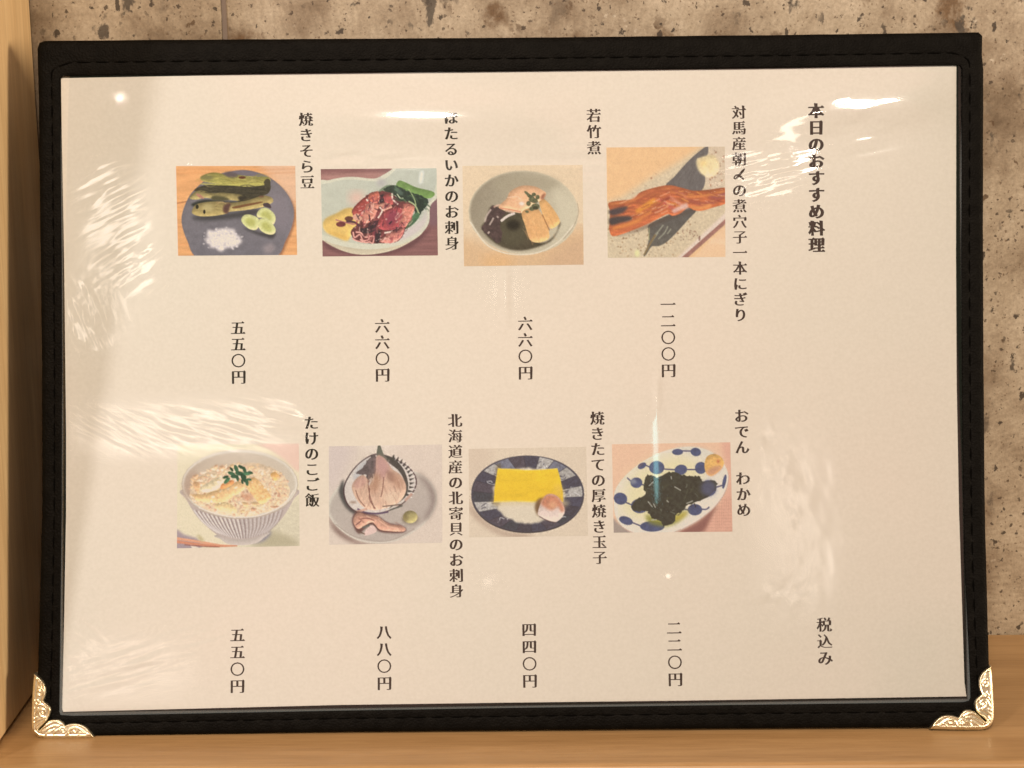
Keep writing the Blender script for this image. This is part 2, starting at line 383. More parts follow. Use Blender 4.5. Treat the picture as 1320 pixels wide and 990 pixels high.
def paint_beans():
    c = Canvas(1320, 990, (222, 158, 100), 1)
    c.tex(.10, 26, 9); c.shape([(850, 40), (1220, 40), (1220, 420), (1100, 400), (960, 200)], (224, 180, 142), soft=14, alpha=.8)
    for y in (100, 135, 410, 640, 800): c.line([(40, y+8), (300, y-6), (620, y+10), (1250, y-10)], 9, (190, 116, 66), soft=2, alpha=.45)
    c.line([(60, 420), (120, 408), (200, 395)], 10, (150, 95, 60), alpha=.6)
    plate = [(500, 132), (690, 105), (860, 140), (1000, 220), (1110, 340), (1165, 480), (1152, 620), (1090, 770), (985, 930), (600, 990), (258, 935), (160, 775), (108, 620), (115, 500), (180, 350), (270, 250), (380, 170)]
    c.shape([(x+14, y+16) for x, y in plate], (110, 66, 48), soft=3, alpha=.6)
    c.shape(plate, (122, 112, 108), tex=.07, tc=16, vol=.25, vr=10, col2=(112, 104, 103), g=(0, 1))
    c.shape([(560, 130), (690, 112), (820, 140), (880, 160), (700, 165)], (112, 100, 102), soft=2)
    c.shape([(900, 400), (1060, 330), (1140, 500), (1080, 700), (1000, 640)], (133, 120, 118), soft=12, alpha=.7)
    c.shape([(880, 830), (950, 800), (990, 840), (950, 890), (890, 890)], (158, 140, 132), soft=5, alpha=.7)
    c.shape([(215, 545), (560, 515), (800, 470), (830, 520), (620, 560), (300, 585)], (62, 57, 54), soft=5, alpha=.9)
    c.shape([(225, 300), (300, 256), (500, 238), (700, 255), (890, 235), (945, 250), (932, 315), (870, 350), (700, 402), (640, 405), (500, 330), (350, 318)], (66, 58, 42), tex=.2, tc=8)
    c.shape([(280, 180), (330, 145), (420, 128), (540, 150), (640, 152), (720, 160), (850, 170), (925, 172), (945, 210), (890, 247), (700, 262), (500, 240), (330, 218)], (160, 146, 76), vol=.6, vr=9, tex=.16, tc=9, ax=3)
    c.shape([(282, 182), (330, 155), (390, 160), (400, 190), (330, 205)], (118, 108, 68), soft=3, alpha=.8)
    c.shape([(500, 140), (560, 120), (640, 150), (600, 178), (540, 168)], (98, 82, 78), soft=2)
    c.streaks(60, (300, 140, 930, 250), 3, 6, 110, 9, [(128, 124, 62), (186, 168, 92), (146, 128, 62), (108, 104, 58)], .5, lambda x, y: 150 < y+(x-600)*.0 < 245)
    c.ell(678, 176, 34, 13, (98, 56, 38)); c.shape([(880, 235), (905, 190), (940, 200), (940, 270)], (70, 62, 44))
    c.shape([(300, 232), (600, 236), (860, 228), (860, 240), (600, 252), (320, 244)], (190, 176, 88), soft=1, alpha=.8)
    c.shape([(200, 425), (330, 385), (520, 402), (640, 402), (560, 425), (400, 432), (240, 452)], (48, 47, 40), soft=2)
    c.shape([(180, 372), (230, 312), (300, 298), (400, 322), (520, 318), (660, 338), (702, 372), (650, 395), (520, 385), (420, 378), (320, 368), (250, 384)], (156, 136, 84), vol=.8, vr=7, tex=.18, tc=7, ax=2)
    c.shape([(400, 350), (500, 355), (560, 385), (480, 398), (390, 385)], (84, 76, 50), soft=2); c.shape([(240, 330), (280, 335), (320, 375), (270, 365)], (176, 122, 96))
    c.shape([(640, 360), (700, 350), (720, 385), (660, 402)], (52, 44, 34), soft=2)
    c.shape([(203, 492), (240, 432), (340, 408), (460, 402), (560, 415), (700, 398), (800, 368), (880, 346), (950, 362), (972, 400), (930, 432), (860, 458), (700, 485), (560, 500), (520, 520), (400, 540), (280, 542), (215, 522)], (164, 141, 86), vol=.65, vr=10, tex=.14, tc=8, ax=2)
    c.streaks(50, (230, 370, 940, 530), -9, 8, 90, 9, [(136, 112, 62), (190, 166, 104), (120, 98, 62), (170, 130, 90)], .5, lambda x, y: abs(y-(480-.12*(x-200))) < 42)
    c.streaks(40, (280, 255, 920, 330), 3, 5, 120, 9, [(48, 42, 32), (90, 80, 56), (58, 52, 42)], .6)
    c.shape([(300, 440), (380, 425), (400, 480), (330, 500)], (188, 168, 112), soft=5, alpha=.7)
    c.shape([(600, 450), (840, 405), (850, 418), (620, 468)], (118, 78, 48), soft=1)
    c.ell(252, 452, 14, 22, (44, 38, 26)); c.ell(320, 500, 11, 20, (40, 34, 26)); c.shape([(505, 440), (570, 420), (560, 460), (540, 515), (500, 500)], (92, 62, 52), soft=2)
    c.shape([(880, 420), (930, 420), (950, 465), (880, 445)], (72, 56, 56)); c.ell(860, 356, 26, 8, (112, 78, 56))
    c.shape([(700, 650), (880, 700), (990, 690), (970, 750), (900, 740), (760, 690)], (66, 60, 58), soft=4)
    for P in ([(670, 568), (700, 530), (760, 528), (830, 565), (832, 640), (800, 672), (740, 660), (685, 612)], [(818, 512), (860, 466), (920, 468), (980, 520), (992, 580), (960, 622), (880, 560), (825, 552)], [(828, 580), (900, 556), (960, 610), (992, 660), (985, 702), (940, 716), (870, 690), (830, 640)]):
        c.shape(P, (212, 206, 136), vol=.35, vr=5, tex=.06, tc=6); m = np.mean(P, 0); c.shape([tuple(m+(np.array(p)-m)*.58) for p in P], (172, 166, 84), soft=4, alpha=.75, tex=.1)
    c.ell(490, 758, 165, 100, (222, 205, 190), soft=4, rough=14, tex=.05, tc=4); c.specks(90, (300, 640, 690, 870), 9, (214, 198, 184), .6, lambda x, y: ((x-490)/190)**2+((y-755)/125)**2 < 1)
    return c

def paint_squid():
    c = Canvas(1320, 990, (136, 92, 84), 2); c.tex(.12, 16, 14)
    c.shape([(90, 140), (700, 130), (640, 185), (100, 200)], (164, 118, 104), soft=4, tex=.1, ax=8); c.shape([(1130, 420), (1220, 360), (1220, 600), (1120, 620)], (128, 92, 90), soft=5)
    c.shape([(118, 770), (250, 850), (400, 880), (560, 880), (760, 860), (920, 800), (1060, 700), (1150, 640), (1000, 800), (820, 880), (600, 915), (300, 890), (160, 840)], (92, 58, 58), soft=5, alpha=.8)
    c.shape([(80, 700), (120, 770), (260, 850), (400, 895), (560, 905), (760, 870), (920, 800), (1060, 700), (1000, 660), (400, 760)], (186, 170, 138), vol=.4, vr=14)
    c.shape([(60, 250), (180, 200), (300, 176), (420, 170), (600, 186), (690, 150), (770, 100), (820, 60), (1240, 60), (1205, 340), (1192, 380), (1134, 450), (1122, 600), (1050, 705), (920, 785), (760, 835), (560, 855), (400, 842), (250, 812), (140, 772), (60, 720)], (208, 199, 168))
    c.shape([(60, 290), (200, 225), (300, 200), (420, 196), (620, 212), (720, 180), (800, 110), (860, 60), (1180, 60), (1170, 330), (1110, 440), (1090, 590), (1020, 680), (900, 750), (740, 790), (560, 806), (380, 790), (200, 740), (60, 660)], (194, 188, 160), tex=.03, tc=20, col2=(184, 182, 158), g=(.6, -.4))
    c.shape([(1040, 130), (1070, 120), (1060, 220), (1030, 225)], (226, 220, 204), soft=3); c.shape([(640, 190), (700, 200), (720, 240), (640, 260)], (170, 158, 150), soft=6, alpha=.7)
    c.shape([(900, 680), (1060, 560), (1090, 470), (1100, 590), (1020, 690), (880, 760), (740, 792)], (206, 188, 172), soft=5)
    c.ell(440, 370, 75, 60, (226, 172, 146), soft=14, alpha=.8)
    c.shape([(815, 260), (838, 205), (900, 222), (1000, 268), (1150, 306), (1176, 340), (1120, 374), (1000, 345), (900, 305)], (112, 138, 72), tex=.15, vol=.3)
    c.shape([(645, 310), (720, 250), (800, 255), (780, 300), (700, 345)], (120, 130, 100), tex=.1); c.shape([(700, 275), (800, 248), (880, 285), (960, 318), (1050, 350), (1118, 402), (1080, 470), (1030, 532), (1000, 520), (960, 442), (900, 402), (850, 402), (800, 345), (720, 325)], (44, 54, 42), tex=.25, tc=8, rough=3)
    c.shape([(790, 270), (850, 290), (880, 340), (820, 330)], (78, 92, 76), soft=2); c.line([(930, 285), (980, 370), (1000, 440)], 10, (158, 168, 112)); c.line([(820, 330), (850, 370), (880, 372)], 10, (190, 192, 150)); c.line([(930, 400), (990, 440), (1030, 520)], 14, (168, 172, 122))
    c.shape([(880, 670), (950, 560), (1005, 505), (1034, 540), (970, 620)], (92, 124, 84), tex=.15, col2=(60, 84, 58))
    c.shape([(118, 622), (150, 560), (250, 512), (340, 466), (430, 470), (470, 540), (450, 640), (400, 700), (350, 772), (250, 740), (150, 692)], (224, 182, 100), vol=.35, vr=14, tex=.06, soft=2)
    c.shape([(140, 680), (250, 738), (350, 770), (360, 740), (250, 700)], (186, 140, 66), soft=5, alpha=.6)
    c.shape([(398, 520), (420, 450), (500, 380), (560, 325), (640, 305), (760, 320), (850, 395), (900, 400), (985, 450), (960, 545), (900, 655), (880, 720), (820, 782), (720, 795), (620, 800), (520, 795), (420, 762), (380, 700), (420, 640), (470, 600)], (104, 56, 52), tex=.3, tc=9, rough=3)
    D = (58, 42, 44)
    for P in ([(470, 660), (560, 640), (640, 560), (690, 530), (660, 625), (600, 685), (510, 705)], [(635, 365), (695, 335), (695, 405), (650, 410)], [(615, 680), (665, 690), (650, 785), (612, 780)]): c.shape(P, D, tex=.3)
    R = [((400, 515), (430, 440), (520, 362), (552, 400), (560, 470), (500, 535), (440, 545)), (168, 76, 66)], [((552, 340), (640, 306), (655, 380), (622, 422), (562, 395)), (192, 104, 82)], [((690, 350), (772, 335), (785, 425), (715, 415)), (176, 84, 76)], [((535, 430), (600, 418), (655, 440), (610, 540), (545, 605), (485, 580)), (206, 132, 108)], [((655, 430), (742, 418), (775, 470), (690, 492)), (218, 154, 124)], [((635, 622), (690, 510), (780, 458), (872, 455), (885, 560), (822, 655), (740, 672), (660, 662)), (166, 74, 72)], [((885, 425), (985, 450), (965, 525), (902, 642), (838, 625), (866, 540)), (206, 128, 104)], [((655, 775), (740, 712), (830, 672), (892, 655), (862, 735), (800, 785), (720, 795)), (206, 128, 108)], [((620, 560), (650, 450), (690, 480), (660, 560), (630, 585)), (120, 58, 56)]
    for P, col in R: c.shape(list(P), col, vol=.9, vr=6, tex=.22, tc=8, rough=2)
    c.shape([(400, 540), (450, 515), (490, 560), (460, 595), (410, 570)], (216, 156, 126)); c.shape([(770, 480), (830, 520), (800, 600), (740, 640), (720, 560)], (132, 58, 72), soft=4, alpha=.7)
    for P in ([(775, 320), (780, 380), (830, 430)], [(655, 455), (680, 490), (640, 560)], [(700, 700), (760, 690)], [(530, 380), (545, 400)]): c.line(P, 15, (236, 206, 178))
    for P in ([(405, 690), (420, 742), (470, 715), (500, 770), (550, 762), (558, 718)], [(430, 690), (480, 700), (520, 740), (600, 730), (592, 800)], [(470, 760), (520, 790), (560, 785), (590, 800)], [(400, 750), (430, 770), (500, 790)], [(680, 780), (720, 750), (760, 770)]): c.line(P, 15, (226, 160, 138), taper=(1, .7))
    c.line([(240, 575), (330, 600), (420, 620)], 12, (176, 110, 100)); c.ell(290, 618, 46, 25, (112, 56, 52), tex=.2); c.ell(366, 565, 40, 24, (96, 58, 44), tex=.2); c.line([(340, 590), (420, 600), (470, 640)], 20, (80, 50, 56))
    sq = lambda x, y: ((x-690)/270)**2+((y-560)/225)**2 < 1
    c.streaks(150, (410, 340, 970, 790), lambda x, y: -58+.05*(x-600), 22, 62, 17, [(166, 76, 76), (204, 128, 112), (118, 54, 62), (226, 172, 146), (182, 96, 88), (96, 44, 52), (150, 64, 70)], .62, sq)
    c.streaks(26, (430, 350, 960, 780), -50, 40, 34, 10, [(238, 204, 178), (232, 186, 160)], .8, sq); c.streaks(26, (440, 420, 900, 780), -50, 40, 50, 16, [(58, 36, 42), (70, 42, 46)], .75, sq)
    c.streaks(60, (700, 250, 1120, 520), 40, 25, 60, 13, [(36, 46, 36), (66, 84, 58), (92, 116, 78), (50, 62, 50)], .6, lambda x, y: abs(y-(300+.38*(x-760))) < 75)
    c.specks(30, (420, 350, 950, 780), 7, (232, 190, 164), .7, lambda x, y: ((x-680)/280)**2+((y-560)/220)**2 < 1)
    return c

def paint_bamboo():
    c = Canvas(1320, 990, (224, 195, 155), 3)
    c.shape([(30, 700), (500, 800), (1250, 600), (1250, 1000), (30, 1000)], (214, 174, 128), soft=20); c.ell(380, 930, 160, 70, (222, 172, 116), soft=16, alpha=.8); c.shape([(880, 860), (1210, 700), (1210, 990), (860, 990)], (204, 164, 124), soft=14, alpha=.7); c.tex(.03, 20)
    c.ell(622, 470, 520, 396, (206, 188, 154), rot=.03); c.ell(622, 466, 508, 384, (150, 134, 108), rot=.03, col2=(204, 188, 154), g=(1.1, .25), soft=3, tex=.03)
    c.ell(640, 200, 320, 90, (166, 150, 120), soft=10, alpha=.7); c.shape([(900, 250), (1050, 330), (1110, 480), (1000, 650), (960, 500)], (206, 190, 156), soft=10, alpha=.8)
    c.shape([(225, 612), (270, 540), (320, 408), (450, 448), (530, 470), (612, 480), (640, 600), (690, 700), (760, 752), (850, 740), (930, 662), (962, 560), (965, 600), (880, 740), (700, 812), (560, 828), (420, 795), (300, 715)], (80, 68, 50), tex=.16, tc=14, soft=2)
    c.shape([(420, 560), (600, 500), (660, 690), (560, 780), (430, 740)], (90, 80, 58), soft=8, alpha=.7)
    c.shape([(228, 618), (270, 545), (322, 410), (400, 440), (450, 470), (400, 560), (420, 680), (390, 760), (300, 700)], (82, 62, 56), tex=.25, tc=8, rough=4); c.ell(525, 588, 68, 50, (46, 37, 28), soft=5)
    for P in ([(255, 560), (275, 500), (315, 440)], [(370, 505), (385, 520)], [(285, 670), (300, 650)], [(300, 590), (340, 520)]): c.line(P, 16, (196, 172, 150), alpha=.8)
    c.line([(408, 552), (470, 505), (540, 476)], 24, (218, 198, 176)); c.line([(340, 420), (400, 400), (450, 450), (530, 470)], 16, (214, 170, 140), alpha=.8)
    B = dict(vol=.55, vr=11, tex=.07, tc=10)
    c.shape([(770, 360), (820, 345), (900, 430), (964, 540), (945, 590), (882, 622), (838, 570), (800, 480)], (226, 170, 106), **B)
    c.shape([(388, 412), (460, 340), (500, 270), (600, 218), (720, 222), (800, 258), (834, 290), (800, 345), (700, 402), (610, 472), (480, 450), (420, 442)], (234, 178, 130), **B)
    c.shape([(800, 300), (832, 292), (810, 345), (780, 340)], (156, 100, 72), soft=2)
    c.shape([(606, 470), (700, 425), (770, 448), (832, 560), (868, 680), (842, 730), (750, 754), (680, 722), (640, 600)], (224, 168, 108), **B)
    c.streaks(46, (620, 440, 950, 740), 68, 8, 90, 9, [(210, 150, 92), (234, 184, 124), (202, 146, 100)], .4, lambda x, y: y > 430+abs(x-700)*.3)
    c.streaks(24, (440, 240, 800, 440), -20, 20, 70, 10, [(242, 194, 152), (222, 160, 116)], .4, lambda x, y: ((x-620)/180)**2+((y-340)/90)**2 < 1)
    c.line([(400, 430), (480, 440), (600, 465)], 14, (190, 120, 92), alpha=.7); c.line([(800, 490), (850, 600), (868, 640)], 10, (150, 98, 60), alpha=.8); c.line([(470, 330), (560, 320), (600, 350)], 10, (240, 196, 160), alpha=.6)
    for x, y, a, b, r in ((655, 290, 32, 13, .7), (690, 320, 40, 18, .5), (720, 300, 20, 18, 0), (755, 325, 20, 22, 0), (715, 355, 46, 24, .3), (670, 385, 22, 24, 0), (735, 415, 40, 30, 0), (700, 435, 24, 20, 0), (655, 462, 18, 12, .3)): c.ell(x, y, a, b, (100, 96, 66), rot=r, tex=.25, tc=6)
    c.ell(735, 425, 26, 16, (72, 66, 46)); c.ell(606, 386, 22, 15, (244, 226, 212), soft=3)
    c.line([(120, 560), (260, 760), (420, 845), (600, 868), (780, 842), (960, 740), (1100, 580)], 13, (222, 204, 172), alpha=.9)
    c.line([(1132, 380), (1140, 480), (1090, 610), (1000, 720)], 6, (160, 138, 108), alpha=.7)
    return c

def paint_eel():
    c = Canvas(1080, 990, (228, 182, 128), 4); c.tex(.03, 30)
    slab = [(40, 500), (200, 440), (400, 300), (560, 215), (700, 130), (830, 40), (1060, 40), (1060, 580), (650, 905), (560, 960), (40, 960)]
    c.shape(slab, (206, 184, 146), sm=False, soft=8, tex=.09, tc=5); c.shape([(860, 60), (1010, 60), (1010, 380), (840, 380)], (208, 184, 150), soft=8, tex=.06, tc=4)
    c.shape([(1000, 555), (1000, 628), (660, 930), (600, 930)], (222, 198, 172), sm=False, soft=2); c.shape([(1000, 605), (1000, 645), (680, 930), (630, 930)], (152, 106, 90), sm=False, soft=1, tex=.1); c.shape([(1000, 650), (1000, 960), (690, 960)], (230, 188, 142), sm=False, soft=2)
    c.line([(860, 790), (930, 785), (1000, 800)], 22, (242, 208, 170), soft=5, alpha=.6)
    c.specks(110, (80, 690, 620, 905), 6, (150, 112, 72), .7); c.specks(80, (560, 560, 900, 830), 6, (150, 112, 76), .7, lambda x, y: y < 1330-x*.9); c.specks(28, (860, 80, 985, 380), 6, (140, 90, 60), .7); c.specks(16, (120, 250, 520, 470), 6, (150, 100, 70), .7, lambda x, y: y > 520-x*.6)
    c.ell(308, 880, 16, 26, (226, 222, 150), soft=3); c.specks(40, (620, 700, 800, 780), 5, (120, 80, 60), .8)
    c.shape([(852, 52), (850, 118), (800, 140), (770, 150), (776, 195), (832, 285), (808, 390), (700, 402), (530, 365), (600, 282), (700, 170), (790, 90)], (88, 84, 76), tex=.12, tc=12, ax=.5, col2=(108, 102, 94), g=(.5, .3))
    for k in range(5): c.line([(600+k*40, 340), (680+k*30, 240), (760+k*12, 150)], 7, (112, 106, 96), alpha=.5)
    c.shape([(768, 160), (830, 128), (900, 122), (938, 180), (932, 250), (882, 288), (820, 276), (776, 226)], (232, 206, 150), tex=.08, vol=.3, soft=2); c.ell(820, 185, 22, 16, (232, 190, 110), soft=5)
    c.shape([(398, 660), (500, 605), (700, 525), (765, 545), (700, 622), (560, 772), (480, 822), (420, 828), (376, 892), (358, 896), (392, 800), (394, 700)], (82, 80, 72), tex=.12, tc=10, col2=(96, 92, 78), g=(0, 1))
    for P in ([(440, 745), (480, 700), (510, 660)], [(470, 770), (520, 720), (545, 670)], [(540, 730), (570, 690)], [(420, 790), (470, 720)]): c.line(P, 10, (152, 148, 122), alpha=.8)
    c.line([(450, 735), (405, 810), (362, 893)], 15, (126, 106, 70)); c.line([(402, 680), (398, 780)], 7, (176, 170, 110), alpha=.7)
    c.shape([(120, 745), (300, 695), (430, 640), (560, 590), (740, 545), (740, 560), (560, 615), (430, 668), (300, 712)], (78, 66, 54), soft=4, alpha=.7)
    c.shape([(88, 490), (200, 470), (280, 460), (330, 410), (430, 375), (550, 353), (640, 370), (740, 395), (860, 388), (1000, 378), (1000, 485), (880, 530), (800, 552), (745, 545), (700, 528), (640, 572), (580, 590), (540, 578), (430, 632), (300, 690), (130, 748), (92, 700), (92, 660), (98, 560)], (184, 98, 56), tex=.22, tc=7, ax=4, vol=.5, vr=9)
    for P, w, k, al in (([(100, 500), (250, 478), (400, 420), (560, 380)], 22, (214, 130, 70), .8), ([(300, 480), (430, 410), (560, 400), (700, 430)], 20, (146, 66, 44), .8), ([(120, 690), (260, 650), (380, 590), (480, 520)], 34, (216, 134, 62), .8), ([(120, 730), (280, 690), (420, 630)], 16, (164, 84, 50), .8), ([(300, 560), (380, 510), (450, 470)], 46, (224, 150, 52), .8), ([(420, 560), (500, 480), (560, 440)], 20, (150, 62, 50), .7), ([(340, 620), (450, 560), (540, 500)], 22, (176, 84, 54), .8), ([(560, 400), (700, 440), (850, 430), (1000, 400)], 16, (222, 144, 70), .8), ([(700, 470), (820, 500), (900, 470), (1000, 430)], 40, (158, 82, 66), .7), ([(740, 420), (850, 410)], 18, (176, 90, 50), .7), ([(720, 520), (800, 530), (880, 510)], 28, (226, 152, 82), .8), ([(480, 460), (560, 520), (620, 560)], 28, (178, 84, 76), .7), ([(560, 440), (640, 500), (680, 520)], 26, (214, 140, 116), .7), ([(580, 560), (640, 530), (700, 510)], 44, (218, 178, 156), .9), ([(600, 400), (660, 420), (690, 470)], 18, (206, 128, 92), .7), ([(860, 450), (930, 440), (1000, 420)], 30, (140, 72, 76), .6), ([(260, 470), (340, 420), (450, 385)], 14, (204, 110, 66), .8)): c.line(P, w, k, soft=2, alpha=al, taper=(.6, 1))
    rg = c.rng
    for _ in range(70):
        x = rg.uniform(150, 960); y = 560-.18*(x-300)+rg.uniform(-90, 70) if x < 560 else 460+rg.uniform(-70, 50)
        y = min(max(y, 400), 680); L = rg.uniform(30, 80); sl = -.45 if x < 500 else rg.uniform(-.1, .5)
        c.line([(x, y), (x+L*.5, y+sl*L*.5+3), (x+L, y+sl*L)], rg.uniform(5, 11), [(222, 150, 70), (136, 58, 42), (228, 170, 130), (160, 76, 50)][rg.integers(4)], alpha=.55)
    c.shape([(96, 545), (230, 518), (205, 560), (160, 580), (108, 585)], (70, 60, 58), soft=2); c.shape([(100, 605), (240, 592), (262, 622), (180, 645), (104, 662)], (64, 58, 54), soft=2)
    return c

def paint_rice():
    c = Canvas(1188, 990, (226, 207, 168), 5); c.shape([(800, 700), (1150, 500), (1150, 990), (560, 990)], (214, 197, 162), soft=16, tex=.05, tc=5, ax=3); c.tex(.02, 12)
    c.shape([(715, 40), (1130, 20), (1130, 300), (1060, 270), (980, 190), (860, 105)], (230, 190, 162), sm=False, soft=4)
    c.shape([(780, 860), (850, 790), (1000, 830), (1100, 900), (1000, 930), (700, 925)], (184, 168, 132), soft=8); c.shape([(700, 890), (800, 800), (860, 800), (800, 870)], (146, 134, 132), soft=4)
    c.shape([(40, 780), (120, 820), (240, 860), (250, 940), (40, 960)], (164, 142, 138), soft=3); c.shape([(170, 905), (240, 930), (200, 950)], (226, 206, 180))
    for dy in (0, 28): c.line([(40, 850+dy), (250, 880+dy*.8), (420, 908+dy*.3), (570, 914)], 20, (206, 134, 100) if dy else (222, 156, 118), taper=(1.2, .5))
    c.line([(120, 905), (260, 918), (420, 925)], 8, (130, 70, 56), alpha=.8); c.shape([(230, 815), (275, 850), (280, 880), (240, 860)], (196, 176, 128), soft=3)
    c.shape([(395, 820), (430, 860), (490, 898), (600, 910), (720, 894), (790, 850), (820, 790)], (186, 168, 150), vol=.4, vr=8)
    c.shape([(110, 430), (136, 520), (220, 660), (320, 760), (430, 840), (520, 858), (640, 858), (740, 840), (850, 780), (960, 665), (1046, 520), (1070, 430), (600, 330)], (192, 170, 152), col2=(176, 156, 140), g=(.3, .8), vol=.2, vr=12)
    for k in range(21):
        t = k/20; x0 = 200+t*740; y0 = 610+70*math.sin(t*math.pi); x1 = 400+t*420; y1 = 800+52*math.sin(t*math.pi)
        xm = (x0*.45+x1*.55)-(26*(1-2*t)); ym = y0*.4+y1*.6-10
        c.line([(x0, y0), (xm, ym), (x1, y1)], 15, (222, 204, 186) if t < .55 else (202, 184, 168), soft=1, alpha=.9); c.line([(x0+15, y0), (xm+13, ym), (x1+8, y1)], 11, (142, 120, 110), soft=1, alpha=.75 if t < .6 else .4)
    c.ell(590, 392, 496, 296, (188, 166, 142)); c.ell(590, 388, 490, 288, (222, 206, 180)); c.ell(590, 388, 474, 272, (184, 160, 134), col2=(206, 188, 160), g=(.9, -.1), soft=2)
    c.ell(600, 330, 400, 190, (206, 182, 152), soft=10, alpha=.5); c.shape([(110, 390), (180, 280), (240, 330), (200, 470), (170, 520), (120, 480)], (180, 148, 122), soft=8, alpha=.8)
    c.shape([(165, 500), (200, 380), (260, 310), (360, 250), (480, 230), (600, 205), (740, 215), (880, 265), (980, 350), (1015, 450), (990, 540), (900, 600), (760, 645), (600, 668), (440, 650), (300, 600)], (224, 192, 152), tex=.14, tc=6, rough=6, vol=.25, vr=14)
    rg = c.rng; reg = lambda x, y: ((x-590)/430)**2+((y-430)/222)**2 < 1
    for _ in range(420):
        x, y = rg.uniform(170, 1010), rg.uniform(215, 650)
        if not reg(x, y): continue
        col = [(238, 204, 160), (232, 190, 142), (238, 208, 174), (216, 170, 132), (222, 178, 140), (234, 192, 140)][rg.integers(6)]
        c.ell(x, y, rg.uniform(14, 26), rg.uniform(7, 11), col, rot=rg.uniform(-1.2, 1.2), n=10, alpha=.75, vol=.5, vr=3)
    c.specks(46, (200, 430, 980, 650), 10, (176, 112, 84), .6, reg)
    for _ in range(34):
        x, y = rg.uniform(200, 980), rg.uniform(240, 630)
        if reg(x, y):
            q = rg.uniform(18, 40); t = np.sort(rg.uniform(0, 2*math.pi, 7)); c.shape(np.c_[x+q*np.cos(t), y+q*.6*np.sin(t)], [(228, 186, 132), (222, 174, 130), (238, 206, 160), (206, 156, 118)][rg.integers(4)], vol=.7, vr=5, tex=.12, tc=5, alpha=.9)
    B = dict(vol=.6, vr=8, tex=.14, tc=6)
    c.shape([(185, 480), (300, 470), (420, 432), (560, 370), (620, 380), (640, 420), (560, 480), (440, 552), (330, 540), (230, 530)], (234, 188, 130), rough=4, **B); c.shape([(245, 430), (330, 370), (420, 330), (450, 370), (400, 430), (300, 460)], (238, 212, 164), **B)
    c.shape([(640, 400), (690, 335), (740, 350), (850, 480), (840, 520), (770, 560), (710, 500)], (234, 184, 122), **B); c.shape([(380, 560), (480, 545), (560, 600), (540, 640), (400, 610)], (238, 202, 144), **B); c.shape([(850, 310), (890, 285), (930, 330), (890, 360)], (236, 178, 108), **B); c.shape([(195, 370), (250, 385), (240, 460), (205, 430)], (220, 170, 120), **B)
    c.shape([(425, 430), (440, 385), (520, 355), (540, 380), (480, 420)], (228, 150, 92), **B); c.shape([(600, 480), (690, 470), (700, 520), (640, 530)], (198, 134, 100), soft=4, alpha=.6)
    c.streaks(40, (190, 330, 860, 620), -15, 14, 70, 8, [(244, 214, 160), (214, 160, 104), (240, 200, 140)], .45, reg); c.specks(60, (240, 230, 980, 640), 11, (246, 226, 194), .6, reg)
    for x, y, a, r in ((480, 360, 34, -.8), (470, 330, 26, -.3), (520, 300, 34, .4), (560, 260, 36, 1.2), (600, 245, 28, .5), (630, 270, 30, 1.3), (590, 300, 40, .2), (545, 325, 34, 0), (650, 300, 34, 0), (680, 292, 24, .3), (570, 340, 26, 1.4), (625, 345, 38, .9), (650, 375, 30, 1.4), (670, 350, 22, .2), (520, 265, 22, .9), (620, 320, 30, .5), (610, 370, 20, 1.2)):
        c.ell(x, y, a, a*.46, np.array((62, 92, 62))*rg.uniform(.72, 1.25), rot=r, tex=.2, tc=5, vol=.4, vr=3)
    c.line([(240, 590), (440, 655), (600, 672), (780, 650), (960, 560), (1050, 440)], 9, (232, 214, 192), alpha=.9)
    return c

